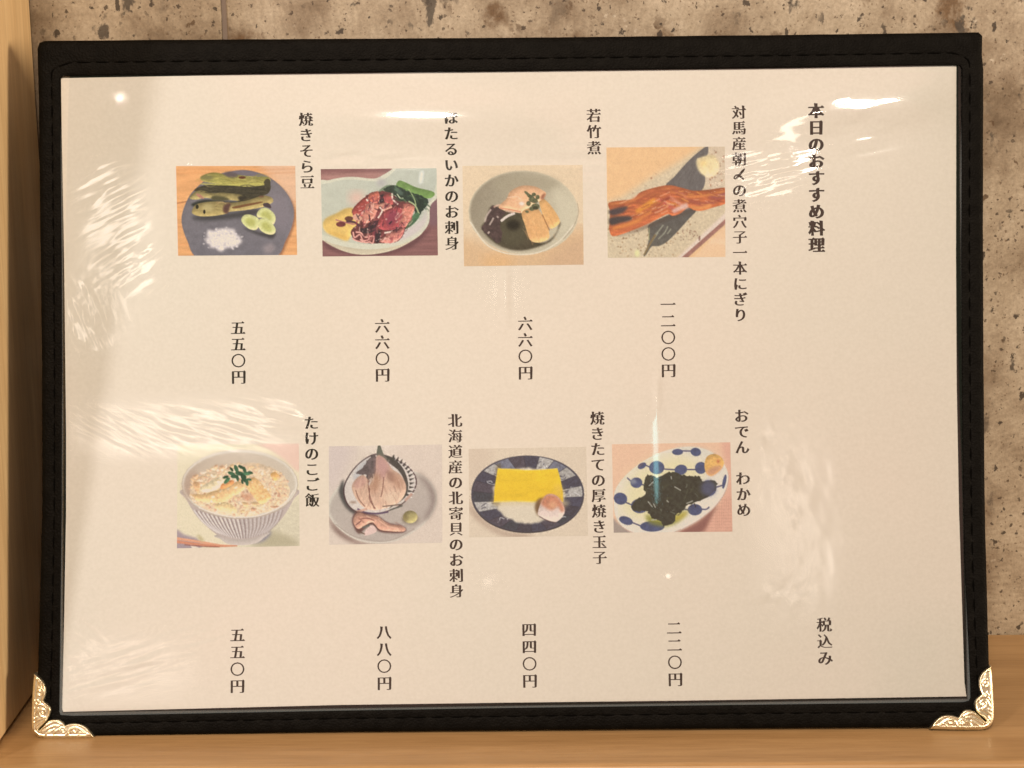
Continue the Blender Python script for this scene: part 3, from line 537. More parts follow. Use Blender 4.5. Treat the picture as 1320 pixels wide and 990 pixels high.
def paint_clam():
    c = Canvas(1188, 990, (214, 193, 168), 6); c.shape([(300, 40), (700, 40), (500, 120)], (224, 204, 178), soft=12); c.tex(.02, 20); c.shape([(60, 40), (300, 40), (240, 260), (80, 480)], (206, 184, 168), soft=18, alpha=.7)
    c.shape([(80, 640), (140, 730), (260, 830), (400, 895), (600, 905), (700, 890), (520, 925), (330, 900), (150, 800)], (124, 98, 84), soft=6)
    plate = [(80, 600), (110, 500), (200, 390), (400, 300), (640, 265), (830, 285), (940, 350), (1005, 450), (1008, 560), (950, 680), (840, 780), (700, 860), (560, 892), (400, 884), (260, 830), (150, 740), (95, 660)]
    c.shape(plate, (206, 192, 168)); m = np.mean(plate, 0); c.shape([tuple(m+(np.array(p)-m)*(.955, .94)) for p in plate], (184, 168, 148), tex=.03, soft=2, col2=(178, 162, 144), g=(.5, .5))
    c.shape([(840, 290), (930, 350), (995, 450), (1000, 560), (940, 680), (900, 690), (960, 560), (940, 430)], (128, 110, 98), soft=7, alpha=.8); c.line([(150, 730), (300, 830), (480, 872), (640, 860), (820, 770)], 10, (150, 132, 116), alpha=.5)
    c.shape([(215, 350), (178, 450), (220, 565), (290, 635), (350, 640), (260, 550), (225, 440)], (78, 73, 66), soft=3)
    shell = [(480, 132), (350, 208), (255, 325), (214, 440), (245, 560), (330, 630), (480, 645), (640, 606), (760, 525), (830, 425), (838, 340), (790, 258), (700, 195), (600, 150)]
    c.shape(shell, (72, 54, 52)); m = np.mean(shell, 0); c.shape([tuple(m+(np.array(p)-m)*.965) for p in shell], (208, 192, 172), tex=.05)
    c.shape([(300, 330), (350, 230), (420, 180), (400, 250), (340, 350)], (186, 178, 166), soft=4); c.ell(300, 545, 30, 8, (150, 120, 96), soft=2)
    c.shape([(480, 136), (497, 160), (502, 300), (450, 350), (425, 370), (400, 310), (330, 300), (390, 240), (420, 180)], (98, 84, 78), tex=.25, rough=5)
    c.shape([(565, 150), (640, 168), (705, 230), (745, 300), (768, 400), (742, 500), (640, 575), (610, 590), (735, 470), (740, 380), (690, 280), (600, 205)], (66, 64, 56), tex=.2)
    for t in range(12):
        a = -1.15+t*.15; x, y = 545+235*math.cos(a), 375+215*math.sin(a); c.line([(x, y), (x+40*math.cos(a-.25), y+40*math.sin(a-.25))], 16, (60, 58, 52), taper=(1.4, .2)); c.line([(x+14, y+10), (x+46*math.cos(a)+8, y+40*math.sin(a)+8)], 8, (222, 208, 190), taper=(.4, 1.2))
    c.shape([(503, 160), (508, 66), (520, 58), (532, 64), (562, 140), (610, 190), (560, 200)], (98, 98, 80), vol=.4, vr=4)
    for q in ((600, 150), (640, 142), (655, 165)): c.line([(q[0]-10, 190), q], 12, (58, 62, 52), taper=(1, .3))
    c.shape([(500, 152), (560, 165), (600, 220), (640, 268), (700, 310), (746, 390), (742, 470), (690, 542), (600, 585), (490, 612), (400, 592), (330, 522), (288, 420), (320, 350), (380, 312), (420, 345), (436, 400), (488, 300)], (210, 170, 138), tex=.1, tc=10, ax=.6, vol=.5, vr=10)
    c.shape([(500, 155), (560, 168), (610, 240), (580, 330), (520, 340), (492, 290)], (182, 136, 124), soft=5, alpha=.8); c.shape([(300, 400), (330, 350), (390, 325), (410, 380), (340, 430)], (188, 140, 122), soft=4, alpha=.7)
    c.shape([(470, 320), (530, 300), (520, 400), (480, 470), (440, 400)], (166, 122, 92), soft=7, alpha=.8); c.shape([(580, 280), (640, 290), (660, 370), (600, 360)], (140, 102, 82), soft=5, alpha=.8); c.shape([(640, 300), (720, 350), (720, 430), (650, 400)], (168, 124, 96), soft=7, alpha=.7); c.shape([(560, 480), (680, 450), (700, 520), (600, 570)], (226, 196, 160), soft=8, alpha=.7)
    c.streaks(110, (300, 200, 745, 600), lambda x, y: 90+(x-520)*-.13, 7, 90, 9, [(186, 142, 112), (228, 194, 160), (166, 122, 98), (214, 170, 136), (150, 112, 92)], .45, lambda x, y: ((x-530)/205)**2+((y-440)/150)**2 < 1)
    for P in ([(425, 350), (430, 420), (445, 500), (480, 600)], [(320, 440), (350, 520), (400, 580)], [(560, 330), (550, 430), (535, 500)], [(440, 420), (440, 520), (490, 600)]): c.line(P, 8, (116, 76, 62), alpha=.8)
    c.line([(335, 600), (400, 630), (500, 640), (600, 625)], 14, (84, 66, 84)); c.line([(550, 580), (640, 570), (720, 560)], 9, (96, 80, 66)); c.line([(610, 610), (720, 572)], 12, (84, 84, 72)); c.line([(740, 530), (800, 470)], 22, (190, 150, 126)); c.line([(330, 625), (420, 600)], 20, (206, 160, 132))
    c.shape([(290, 690), (330, 620), (420, 645), (500, 655), (600, 720), (700, 738), (752, 772), (720, 802), (620, 805), (520, 792), (458, 735), (400, 770), (350, 812), (310, 765)], (92, 62, 54), soft=2)
    c.shape([(300, 690), (340, 632), (420, 652), (500, 665), (600, 726), (700, 742), (746, 770), (720, 792), (620, 790), (525, 775), (465, 715), (400, 740), (350, 770), (318, 750)], (206, 152, 122), vol=.8, vr=7, tex=.14, tc=8); c.line([(350, 690), (420, 680), (480, 700)], 8, (132, 84, 70)); c.line([(320, 740), (370, 700)], 9, (120, 80, 70)); c.line([(520, 700), (600, 750), (700, 765)], 12, (232, 180, 146), alpha=.7); c.streaks(40, (300, 640, 740, 800), 25, 25, 50, 9, [(176, 120, 94), (230, 184, 152), (140, 92, 76)], .5, lambda x, y: abs(y-(660+.22*(x-310))) < 45)
    c.shape([(398, 792), (460, 738), (500, 792), (404, 828)], (220, 186, 166)); c.line([(380, 760), (440, 735)], 18, (92, 92, 80)); c.line([(340, 790), (400, 815)], 10, (100, 78, 62))
    c.ell(790, 690, 74, 46, (128, 114, 92), soft=4, alpha=.7); c.ell(785, 668, 62, 54, (170, 154, 98), vol=.9, vr=8, tex=.1, tc=6); c.ell(745, 680, 24, 32, (106, 90, 54), soft=4, alpha=.6)
    return c

def paint_omelette():
    c = Canvas(1188, 990, (216, 194, 162), 7); c.tex(.02, 20); c.shape([(40, 60), (240, 60), (240, 240), (60, 420)], (206, 182, 152), soft=18, alpha=.7)
    c.shape([(70, 500), (100, 600), (220, 720), (380, 800), (620, 830), (480, 850), (280, 790), (90, 640)], (160, 132, 108), soft=8)
    cx, cy = 562, 472
    t = np.linspace(0, 2*math.pi, 72, endpoint=False)
    rim = np.c_[cx+480*np.cos(t), cy+(332+6*np.cos(2*t))*np.sin(t)]; c.shape(rim+np.array((0, 8)), (40, 38, 40), sm=False); c.shape(rim, (66, 65, 70), sm=False, tex=.12, tc=8)
    inner = np.c_[cx+8+300*np.cos(t), cy+14+238*np.sin(t)]
    rg = c.rng; cols = [(66, 66, 76), (172, 164, 150), (60, 58, 62), (112, 112, 118), (58, 62, 64), (164, 156, 142), (74, 68, 72), (152, 146, 136), (64, 64, 72)]
    n = 22
    for k in range(n):
        a0, a1 = k/n*2*math.pi+.07, (k+1)/n*2*math.pi+.07
        aa = np.linspace(a0, a1, 5); o = np.c_[cx+466*np.cos(aa), cy+320*np.sin(aa)]; i = np.c_[cx+8+296*np.cos(aa), cy+14+234*np.sin(aa)][::-1]
        col = cols[(k*2+k//5) % 9]; c.shape(np.vstack([o, i]), col, sm=False, tex=.22, tc=5)
        if sum(col) > 430 or k % 5 == 2:
            for q in range(7):
                u, v = rg.uniform(.05, .95), rg.uniform(.12, .9); p = o[int(u*4)]*(1-v)+i[::-1][int(u*4)]*v; c.line([tuple(p), tuple(p+(np.array((cx, cy))-p)*.05+rg.normal(0, 9, 2)), tuple(p+(np.array((cx, cy))-p)*rg.uniform(.02, .16)+rg.normal(0, 12, 2))], 7, (212, 204, 190) if q % 2 else (70, 68, 74), alpha=.8)
        c.line([tuple(o[0]), tuple(i[-1])], 5, (44, 44, 48), alpha=.7)
    c.shape(inner, (216, 198, 166), sm=False, soft=2, rough=5, tex=.02)
    c.shape([(262, 540), (285, 420), (300, 240), (330, 240), (330, 545)], (92, 74, 40), soft=4, alpha=.7)
    c.shape([(275, 538), (870, 532), (860, 580), (640, 560), (300, 562)], (206, 180, 128), soft=5, alpha=.7)
    c.shape([(308, 256), (400, 258), (480, 262), (550, 270), (680, 270), (780, 260), (815, 255), (828, 300), (842, 350), (862, 460), (864, 542), (740, 540), (640, 545), (440, 540), (274, 546), (278, 480), (280, 430), (294, 340)], (233, 190, 44), sm=False, soft=1, tex=.05, tc=18, ax=2, col2=(226, 180, 40), g=(0, 1))
    c.line([(276, 540), (440, 534), (640, 540), (860, 536)], 12, (226, 196, 104), alpha=.9); c.line([(310, 258), (550, 272), (815, 258)], 8, (240, 206, 90), alpha=.8); c.shape([(790, 400), (850, 400), (860, 520), (800, 500)], (222, 180, 74), soft=6, alpha=.6)
    c.shape([(624, 600), (640, 530), (690, 505), (680, 560), (660, 660)], (112, 82, 50), soft=3)
    c.shape([(648, 632), (676, 545), (716, 486), (770, 474), (832, 510), (876, 600), (862, 660), (800, 712), (720, 692), (664, 662)], (222, 196, 174), vol=.4, vr=12, tex=.08, tc=7); c.shape([(672, 550), (712, 488), (770, 476), (830, 510), (874, 600), (850, 630), (820, 580), (770, 610), (730, 600), (700, 580)], (194, 126, 92), soft=4, tex=.14, tc=7); c.ell(775, 565, 36, 26, (216, 160, 116), soft=5)
    c.line([(660, 664), (730, 700), (800, 716)], 8, (78, 60, 54), alpha=.8)
    return c

def paint_seaweed():
    c = Canvas(1273, 990, (228, 184, 146), 8); c.tex(.025, 16); c.shape([(1060, 60), (1200, 60), (1200, 920), (840, 920), (1040, 640), (1120, 400)], (220, 166, 136), soft=8)
    for k in range(11): c.line([(1010+k*16, 560), (1010+k*17, 900)], 4, (180, 122, 96), alpha=.4); c.line([(900, 600+k*28), (1190, 596+k*28)], 4, (180, 122, 96), alpha=.4)
    c.shape([(60, 760), (120, 810), (250, 900), (60, 920)], (160, 142, 124), soft=3); c.shape([(660, 900), (860, 785), (1010, 640), (960, 770), (870, 905)], (140, 92, 78), soft=5)
    plate = [(78, 620), (88, 520), (130, 440), (210, 350), (330, 255), (480, 172), (640, 125), (800, 112), (950, 150), (1070, 250), (1120, 370), (1096, 500), (1005, 640), (860, 765), (690, 860), (520, 920), (300, 905), (160, 840), (95, 745)]
    c.shape([(x+6, y+14) for x, y in plate], (196, 164, 140)); c.shape(plate, (222, 208, 176), col2=(226, 212, 190), g=(.6, .6), tex=.02); c.shape([(220, 420), (420, 260), (700, 200), (900, 330), (760, 600), (560, 830), (300, 780), (150, 700)], (224, 208, 150), soft=20, alpha=.8)
    c.shape([(640, 125), (800, 115), (950, 150), (1020, 200), (900, 190), (720, 170)], (206, 196, 172), soft=8, alpha=.7); c.line([(1118, 370), (1094, 500), (1003, 640), (858, 765), (690, 860)], 12, (236, 220, 200), alpha=.8)
    U = (64, 73, 98)
    for P in ([(700, 150), (790, 152)], [(370, 280), (410, 300)], [(530, 315), (640, 322)], [(740, 320), (830, 320)], [(200, 395), (240, 430)], [(330, 455), (380, 470)], [(190, 620), (250, 645)], [(240, 800), (340, 840)], [(720, 680), (770, 690)], [(870, 680), (920, 682), (950, 660)], [(1000, 485), (1080, 460)]): c.line(P, 12, (76, 74, 96))
    for x, y, a, b, r in ((660, 160, 50, 28, 0), (826, 160, 48, 38, .2), (336, 286, 42, 26, -.5), (470, 302, 70, 60, 0), (690, 322, 58, 46, -.2), (872, 305, 54, 55, .5), (285, 440, 54, 48, 0), (140, 585, 62, 54, .3), (315, 652, 80, 66, 0), (190, 785, 66, 36, .35), (430, 838, 112, 48, 0), (818, 686, 66, 52, 0), (940, 490, 74, 74, .3), (1086, 430, 16, 66, .2)): c.ell(x, y, a, b, U, rot=r, tex=.16, tc=10, col2=(76, 84, 108), g=(.5, .5))
    c.ell(255, 430, 30, 24, (150, 150, 150), soft=3, alpha=.7); c.line([(300, 302), (345, 262)], 12, (120, 96, 90), alpha=.6)
    c.shape([(372, 730), (440, 745), (640, 735), (760, 690), (660, 800), (540, 836), (400, 805)], (128, 124, 44), soft=5, alpha=.85); c.shape([(620, 740), (740, 700), (740, 740), (650, 790)], (196, 170, 70), soft=6, alpha=.7)
    c.shape([(388, 365), (480, 392), (560, 350), (640, 345), (700, 372), (780, 378), (860, 388), (892, 425), (1000, 420), (1010, 490), (940, 560), (860, 605), (760, 640), (700, 695), (640, 742), (632, 800), (540, 832), (500, 792), (430, 760), (380, 702), (300, 705), (240, 660), (290, 590), (370, 540), (350, 480)], (50, 52, 38), tex=.3, tc=9, rough=5)
    c.ell(940, 490, 70, 72, (84, 88, 112), soft=6, alpha=.75)
    rg = c.rng
    for _ in range(46):
        x, y = rg.uniform(360, 860), rg.uniform(380, 780)
        if ((x-570)/300)**2+((y-570)/200)**2 > .9: continue
        a = rg.uniform(0, 3); L = rg.uniform(20, 60); c.line([(x, y), (x+L*.5*math.cos(a)+6, y+L*.5*math.sin(a)), (x+L*math.cos(a), y+L*math.sin(a))], rg.uniform(5, 12), [(32, 34, 26), (78, 78, 52), (66, 70, 44), (36, 36, 30), (104, 104, 84)][rg.integers(5)], alpha=.7)
    for P in ([(400, 470), (440, 430)], [(390, 610), (430, 660)], [(560, 600), (580, 620)], [(630, 475), (690, 510)], [(740, 630), (800, 605)], [(440, 630), (460, 670)], [(420, 780), (470, 775)], [(600, 380), (606, 410)]): c.line(P, 11, (176, 168, 146), alpha=.8)
    c.shape([(905, 272), (930, 200), (1000, 178), (1062, 212), (1082, 270), (1042, 332), (970, 378), (920, 352)], (228, 174, 96), vol=.5, vr=9, tex=.14, tc=6); c.shape([(920, 340), (1000, 290), (1070, 290), (1040, 335), (970, 378)], (190, 136, 106), soft=4, alpha=.8); c.ell(1030, 245, 12, 16, (192, 104, 66), soft=2)
    return c

# name, painter, crop origin and zoom of the coordinates, corners TL TR BR BL in those coordinates, label
PHOTOS = [
 (paint_beans, (220, 205), 7.3333, [(52, 68), (1178, 66), (1197, 907), (72, 915)], 'printed photo of grilled broad bean pods and salt on a dark grey plate'),
 (paint_squid, (400, 205), 7.3333, [(100, 97), (1193, 88), (1207, 912), (117, 922)], 'printed photo of red firefly squid with greens in a pale spouted bowl'),
 (paint_bamboo, (590, 210), 7.3333, [(45, 30), (1180, 20), (1190, 962), (60, 978)], 'printed photo of simmered bamboo shoots and seaweed in a grey bowl'),
 (paint_eel, (770, 180), 6.0, [(70, 62), (985, 55), (990, 908), (80, 915)], 'printed photo of a long glazed eel fillet on a dark leaf and stone slab'),
 (paint_rice, (220, 565), 6.6, [(60, 55), (1092, 45), (1098, 915), (55, 935)], 'printed photo of bamboo shoot rice with a green sprig in a fluted bowl'),
 (paint_clam, (410, 565), 6.6, [(92, 68), (1055, 52), (1058, 888), (95, 905)], 'printed photo of sliced clam served in its open shell on a grey plate'),
 (paint_omelette, (595, 565), 6.6, [(60, 90), (1060, 72), (1075, 830), (65, 842)], 'printed photo of a yellow rolled omelette on a navy patterned oval plate'),
 (paint_seaweed, (780, 560), 7.0722, [(62, 90), (1140, 72), (1160, 885), (78, 895)], 'printed photo of dark green seaweed on a plate with blue dots'),
]
# ---------------------------------------------------------------- menu holder
holder = bpy.data.objects.new('menu_holder', None); COL.objects.link(holder); holder.matrix_world = MENU; holder.empty_display_size = .05
tag(holder, 'black leatherette menu holder with gold corners standing open on the shelf', 'menu holder')
I4 = Matrix.Identity(4)
def child(name, me, mat, parent=holder):
    o = link(name, me, parent, mat); o.matrix_parent_inverse = I4; o.matrix_basis = I4; return o
rng = np.random.default_rng(11)

def densify(P, step):
    P = np.array(P, float); out = []
    for a, b in zip(P, np.roll(P, -1, 0)):
        n = max(1, int(np.hypot(*(b-a))/step)); out += [a+(b-a)*k/n for k in range(n)]
    return np.array(out)
# outer outline of the cover as photographed, clockwise from the top left (rounded, slightly wavy)
OUTER = [(47.5, 62), (50, 54.5), (57, 52), (300, 50.2), (660, 48), (1000, 44.5), (1240, 41.6), (1262, 41), (1267, 46), (1266, 70), (1268, 90), (1267.5, 330), (1268.5, 500), (1270, 660),
         (1275, 860), (1278, 930), (1274, 936.5), (1200, 937.5), (880, 939.5), (440, 943.5), (120, 948.5), (58, 949), (47.5, 944), (46.5, 900), (49, 860), (54, 660), (54, 480), (52, 330), (49.5, 120)]
# inner edge of the raised binding round the sleeve
INNER = [(77, 103), (77.3, 99), (82, 98.2), (300, 95.8), (660, 92), (1000, 88), (1220, 84.3), (1236, 84.1), (1240, 86.5), (1240, 100), (1239, 330), (1240.5, 560), (1243, 720), (1250.5, 880), (1251, 901), (1247, 905), (880, 909.5), (660, 912.5), (440, 916), (160, 921.5), (80, 923), (76, 920), (77, 860), (79.5, 660), (80, 480), (79.5, 330)]
def ring_pair():
    A = densify(OUTER, 6); A = A+np.convolve(rng.normal(0, .35, len(A)), np.ones(5)/5, 'same')[:, None]*np.array((.6, .6))
    return A
def closest_on(P, poly):
    a = poly; b = np.roll(poly, -1, 0); d = b-a; t = np.clip((((P[:, None]-a[None])*d[None]).sum(-1))/np.maximum((d*d).sum(-1), 1e-9), 0, 1)
    q = a[None]+d[None]*t[..., None]; k = np.argmin(((P[:, None]-q)**2).sum(-1), 1); return q[np.arange(len(P)), k]
A = ring_pair(); NI = len(A)
Bi = densify(INNER, 4)
# correspond by angle so the profile strips run straight across the band
def param(P):
    c = np.array((660, 495)); v = (P-c)/np.array((606, 446)); ang = np.arctan2(v[:, 1], v[:, 0]); m = np.max(np.abs(v), 1); w = v/m[:, None]
    return np.where(np.abs(w[:, 1]) > .9999, np.where(w[:, 1] < 0, w[:, 0], 4-w[:, 0]), np.where(w[:, 0] > 0, 2+w[:, 1], 6-w[:, 1]))
pa, pb = param(A) % 8, param(Bi) % 8
o = np.argsort(pa); A, pa = A[o], pa[o]; o = np.argsort(pb); Bi, pb = Bi[o], pb[o]
Bi = np.stack([np.interp(pa, np.r_[pb[-1]-8, pb, pb[0]+8], np.r_[Bi[-1, k], Bi[:, k], Bi[0, k]]) for k in (0, 1)], 1)
# profile of the binding from inner edge to outer edge and round the back: (share of the way out, height mm)
PROF = [(-.0, .15), (.0, .85), (.02, 1.1), (.06, 1.22), (.18, 1.26), (.32, 1.26), (.36, 1.22), (.375, 1.14), (.39, 1.22), (.43, 1.28), (.6, 1.3), (.8, 1.28), (.91, 1.05), (.965, .5), (.995, -.4), (1.0, -1.4), (.99, -2.3), (.95, -2.9), (.85, -3.2)]
rows = []
for s, hmm in PROF:
    P = uv_np(Bi+(A-Bi)*s, hmm/1000 if s < .95 else 0); P[:, 2] = hmm/1000; rows.append(P)
rows = np.array(rows); k = np.arange(NI)
Fc = []
for i in range(len(rows)-1):
    for j in range(NI):
        j2 = (j+1) % NI; Fc.append((i*NI+j, i*NI+j2, (i+1)*NI+j2, (i+1)*NI+j))
trim = child('edge_binding', mesh('edge_binding', rows.reshape(-1, 3), Fc, True), LEATHER)
# cover board between the front lining and the back
bd = [uv_np(Bi+(A-Bi)*.9)]; b0, b1 = bd[0].copy(), bd[0].copy(); b0[:, 2] = 0; b1[:, 2] = -.0031
V = np.vstack([b0, b1]); Fc = [tuple(range(NI))[::-1], tuple(range(NI, 2*NI))]+[(j, (j+1) % NI, NI+(j+1) % NI, NI+j) for j in range(NI)]
child('cover_board', mesh('cover_board', V, Fc), LEATHER)
# the second leaf of the folder, folded back from the spine along the top edge: the menu stands on both leaves like a tent
import bmesh
top = uv(660, 46); Wm = .157; zt = M_ORG+M_V*(top[1]-.004)-M_N*.004
foot = Vector((0, -.0075, .0025)); back_dir = (foot-zt); bl = back_dir.length; back_dir.normalize(); bn = M_U.cross(back_dir).normalized()
bm = bevel_box(-Wm, Wm, 0, bl, -.0015, .0015, .0012); bx = Matrix((M_U, back_dir, bn)).transposed().to_4x4(); bx.translation = zt; bx = MENU.inverted() @ bx
for v in bm.verts: v.co = bx @ v.co
me = bpy.data.meshes.new('back_leaf'); bm.to_mesh(me); bm.free(); child('back_leaf', me, LEATHER)
# stitching: short black stitches lying in the groove of the binding
V, Fc = [], []
G = Bi+(A-Bi)*.375; Gp = uv_np(G, .0012); Lc = np.r_[0, np.cumsum(np.hypot(*(np.diff(np.vstack([Gp, Gp[:1]]), axis=0)[:, :2].T)))]; tot = Lc[-1]
gx = np.vstack([Gp, Gp[:1]])
def at(s): s = s % tot; return np.array([np.interp(s, Lc, gx[:, 0]), np.interp(s, Lc, gx[:, 1])])
s = 0
while s < tot-.002:
    L_ = .0046; base = len(V)
    for i in range(6):
        q = at(s+L_*i/5); d = at(s+L_*i/5+.0004)-at(s+L_*i/5-.0004); d /= np.hypot(*d)+1e-9; nn = np.array((-d[1], d[0])); z = .00098+.00028*math.sin(math.pi*i/5)
        for kk in range(6):
            a = kk/6*2*math.pi; p = q+nn*.00026*math.cos(a); V.append((p[0], p[1], z+.00024*math.sin(a)))
    for i in range(5):
        for kk in range(6): k2 = (kk+1) % 6; Fc.append((base+i*6+kk, base+i*6+k2, base+i*6+6+k2, base+i*6+6+kk))
    s += .0062
child('stitching', mesh('stitching', V, Fc, True), THREAD, trim)

# ---------------------------------------------------------------- clear sleeve: a fine film with real creases
nx, ny = 820, 584
gu, gv = np.meshgrid(np.linspace(0, 1, nx), np.linspace(0, 1, ny))
Y0, Y1, X0, X1 = 93-17*gu, 925-18*gu, 75+0*gv, 1241+12*gv   # the film's own edges, a little under the binding
X, Y = X0+(X1-X0)*gu, Y0+(Y1-Y0)*gv
def field(cell, ang, ax, seed, octs=2):
    """directional noise: streaks along ang (degrees, measured in the photograph), cell px across"""
    r = np.random.default_rng(seed); c, s_ = math.cos(math.radians(ang)), math.sin(math.radians(ang))
    u = (X*c+Y*s_)/(cell*ax); v = (-X*s_+Y*c)/cell; o = np.zeros_like(X); amp = 1
    for k in range(octs):
        G_ = r.random((256, 256)); ui, vi = np.floor(u).astype(int), np.floor(v).astype(int); fu, fv = u-ui, v-vi; fu = fu**3*(fu*(fu*6-15)+10); fv = fv**3*(fv*(fv*6-15)+10)
        q = lambda a, b: G_[(vi+b) % 256, (ui+a) % 256]
        o += amp*((q(0, 0)*(1-fu)+q(1, 0)*fu)*(1-fv)+(q(0, 1)*(1-fu)+q(1, 1)*fu)*fv-.5); u, v, amp = u*2.1+7, v*2.1+3, amp*.42
    return o
def env(cx, cy, rx, ry, ang=0, p=2):
    c, s_ = math.cos(math.radians(ang)), math.sin(math.radians(ang)); dx, dy = X-cx, Y-cy
    return np.exp(-((np.abs(dx*c+dy*s_)/rx)**p+(np.abs(-dx*s_+dy*c)/ry)**p))
PX = .000262                                       # one photograph pixel on the menu, metres
H = .00022*field(330, 10, 1.3, 1, 1)+.00005*field(120, -20, 2, 2, 1)
def crease(cell, ang, ax, seed, slope, e, octs=2):
    global H
    H = H+field(cell, ang, ax, seed, octs)*slope*cell*PX*.62*e
